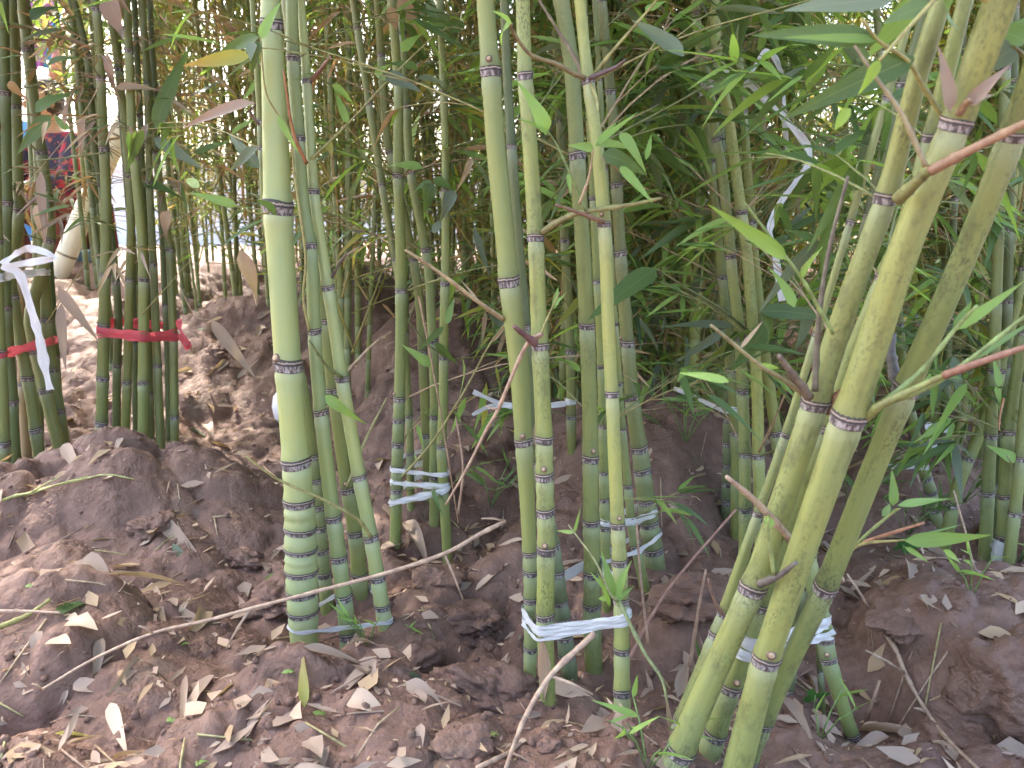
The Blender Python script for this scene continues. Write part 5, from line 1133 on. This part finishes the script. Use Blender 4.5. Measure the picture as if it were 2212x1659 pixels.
lathe([(0, -.075), (.045, -.07), (.066, -.04), (.072, 0), (.064, .04), (.045, .062), (.03, .068), (.03, .085), (0, .086)], 24, wp, 'body', r); lathe([(.034, .078), (.034, .094), (0, .096)], 18, mat_plain('green_cap', (.10, .3, .12), (.14, .36, .16), 4, .4), 'cap', r)
r.location.z = H1(p.x, p.y) + .058
r.scale = (.8, .8, .8)
# person squatting beyond the taped clumps
def skin_body(name, chains, mat, parent, loc):
    V = []; E = []; Rr = []; idx = {}
    for ch in chains:
        prev = None
        for (key, co, r) in ch:
            if key not in idx: idx[key] = len(V); V.append(co); Rr.append(r)
            if prev is not None: E.append((prev, idx[key]))
            prev = idx[key]
    me = bpy.data.meshes.new(name); me.from_pydata(V, E, []); o = link(name, me, parent, loc)
    md = o.modifiers.new('skin', 'SKIN'); md.use_smooth_shade = True
    if not me.skin_vertices: 
        bpy.context.view_layer.objects.active = o; o.select_set(True); bpy.ops.mesh.customdata_skin_add()
    for i, r in enumerate(Rr): me.skin_vertices[0].data[i].radius = (r, r) if not isinstance(r, tuple) else r
    me.skin_vertices[0].data[0].use_root = True
    s = o.modifiers.new('sub', 'SUBSURF'); s.levels = 2; s.render_levels = 2
    me.materials.append(mat); return o
skinm = mat_plain('skin', (.42, .24, .16), (.48, .28, .19), 8, .55); hairm = mat_plain('black_hair', (.012, .010, .010), (.03, .025, .022), 60, .5)
def mat_print():
    m, n, b = newmat('red_navy_print'); tc = nd(n, 'ShaderNodeTexCoord').outputs['Object']
    k = noise(n, tc, 11, 3, .6); k2 = noise(n, tc, 23, 2, .5)
    c = mixc(n, ramp(n, k, [(.46, 0.0), (.52, 1.0)]), (.30, .015, .03), (.02, .02, .045)); c = mixc(n, ramp(n, k2, [(.62, 0.0), (.66, 1.0)]), c, (.30, .08, .05))
    n.links.new(c, b.inputs['Base Color']); b.inputs['Roughness'].default_value = .85; return m
px0 = U(168, 560, 4.75); px0.z = H1(px0.x, px0.y)
per = link('person', None, None, tuple(px0)); tag(per, 'person in a red and navy patterned jacket squatting beyond the taped clumps', 'person'); per.rotation_euler = (0, 0, R(-25))
BOD = [[('pel', (0, .05, .26), .13), ('spi', (0, .03, .44), .115), ('che', (0, -.05, .66), .13), ('nec', (0, -.09, .80), .055), ('hed', (0, -.12, .88), .075), ('top', (0, -.125, .985), .085), ('tp2', (0, -.12, 1.04), .055)]]
for s in (-1, 1):
    BOD.append([('che', (0, -.05, .66), .13), ('sh%d' % s, (s * .17, -.06, .72), .062), ('el%d' % s, (s * .25, -.20, .50), .047), ('wr%d' % s, (s * .12, -.40, .47), .030), ('pa%d' % s, (s * .08, -.46, .46), .034)])
    for f in range(4): BOD.append([('pa%d' % s, (s * .08, -.46, .46), .034), ('f%d%d' % (s, f), (s * (.07 + .018 * (f - 1.5)), -.505, .45), .010), ('g%d%d' % (s, f), (s * (.065 + .018 * (f - 1.5)), -.54, .425), .008)])
    BOD.append([('pa%d' % s, (s * .08, -.46, .46), .034), ('t%d' % s, (s * .03, -.47, .485), .011), ('u%d' % s, (s * .015, -.50, .49), .009)])
    BOD.append([('pel', (0, .05, .26), .13), ('hp%d' % s, (s * .10, .02, .25), .095), ('kn%d' % s, (s * .17, -.34, .46), .062), ('an%d' % s, (s * .15, -.20, .08), .042), ('to%d' % s, (s * .17, -.36, .035), .036)])
skin_body('body', BOD, skinm, per, (0, 0, 0))
JK = [[('p', (0, .05, .30), .15), ('s', (0, .03, .46), .142), ('c', (0, -.05, .66), .152), ('n', (0, -.085, .775), .075)]]
for s in (-1, 1): JK.append([('c', (0, -.05, .66), .152), ('sh%d' % s, (s * .17, -.06, .72), .078), ('el%d' % s, (s * .25, -.20, .50), .062), ('wr%d' % s, (s * .14, -.375, .472), .046)])
skin_body('jacket', JK, mat_print(), per, (0, 0, 0))
TR = [[('p', (0, .05, .24), .142)]]
for s in (-1, 1): TR.append([('p', (0, .05, .24), .142), ('hp%d' % s, (s * .10, .02, .25), .108), ('kn%d' % s, (s * .17, -.34, .46), .076), ('an%d' % s, (s * .152, -.21, .10), .056)])
skin_body('trousers', TR, mat_plain('maroon_trousers', (.13, .03, .025), (.18, .05, .04), 10, .85), per, (0, 0, 0))
bm = bmesh.new(); bmesh.ops.create_uvsphere(bm, u_segments=24, v_segments=14, radius=.105)
for v in list(bm.verts):
    if v.co.y < -.045 and v.co.z < .045: v.co.y = -.04
    v.co.z *= 1.15
me = bpy.data.meshes.new('hair'); bm.to_mesh(me); bm.free(); me.polygons.foreach_set('use_smooth', [True] * len(me.polygons)); me.materials.append(hairm); link('hair', me, per, (0, -.095, .975))
def feature(name, loc, r, mat, sc=(1, 1, 1)):
    bm = bmesh.new(); bmesh.ops.create_icosphere(bm, subdivisions=2, radius=r); me = bpy.data.meshes.new(name); bm.to_mesh(me); bm.free(); me.materials.append(mat); me.polygons.foreach_set('use_smooth', [True] * len(me.polygons)); o = link(name, me, per, loc); o.scale = sc
for s in (-1, 1): feature('eye', (s * .032, -.198, .955), .010, hairm, (1.3, .6, .7)); feature('ear', (s * .088, -.115, .945), .022, skinm, (.5, 1, 1.4))
feature('nose', (0, -.212, .925), .016, skinm, (.8, 1.1, 1.4)); feature('mouth', (0, -.196, .893), .016, M['red'], (1.4, .5, .4))
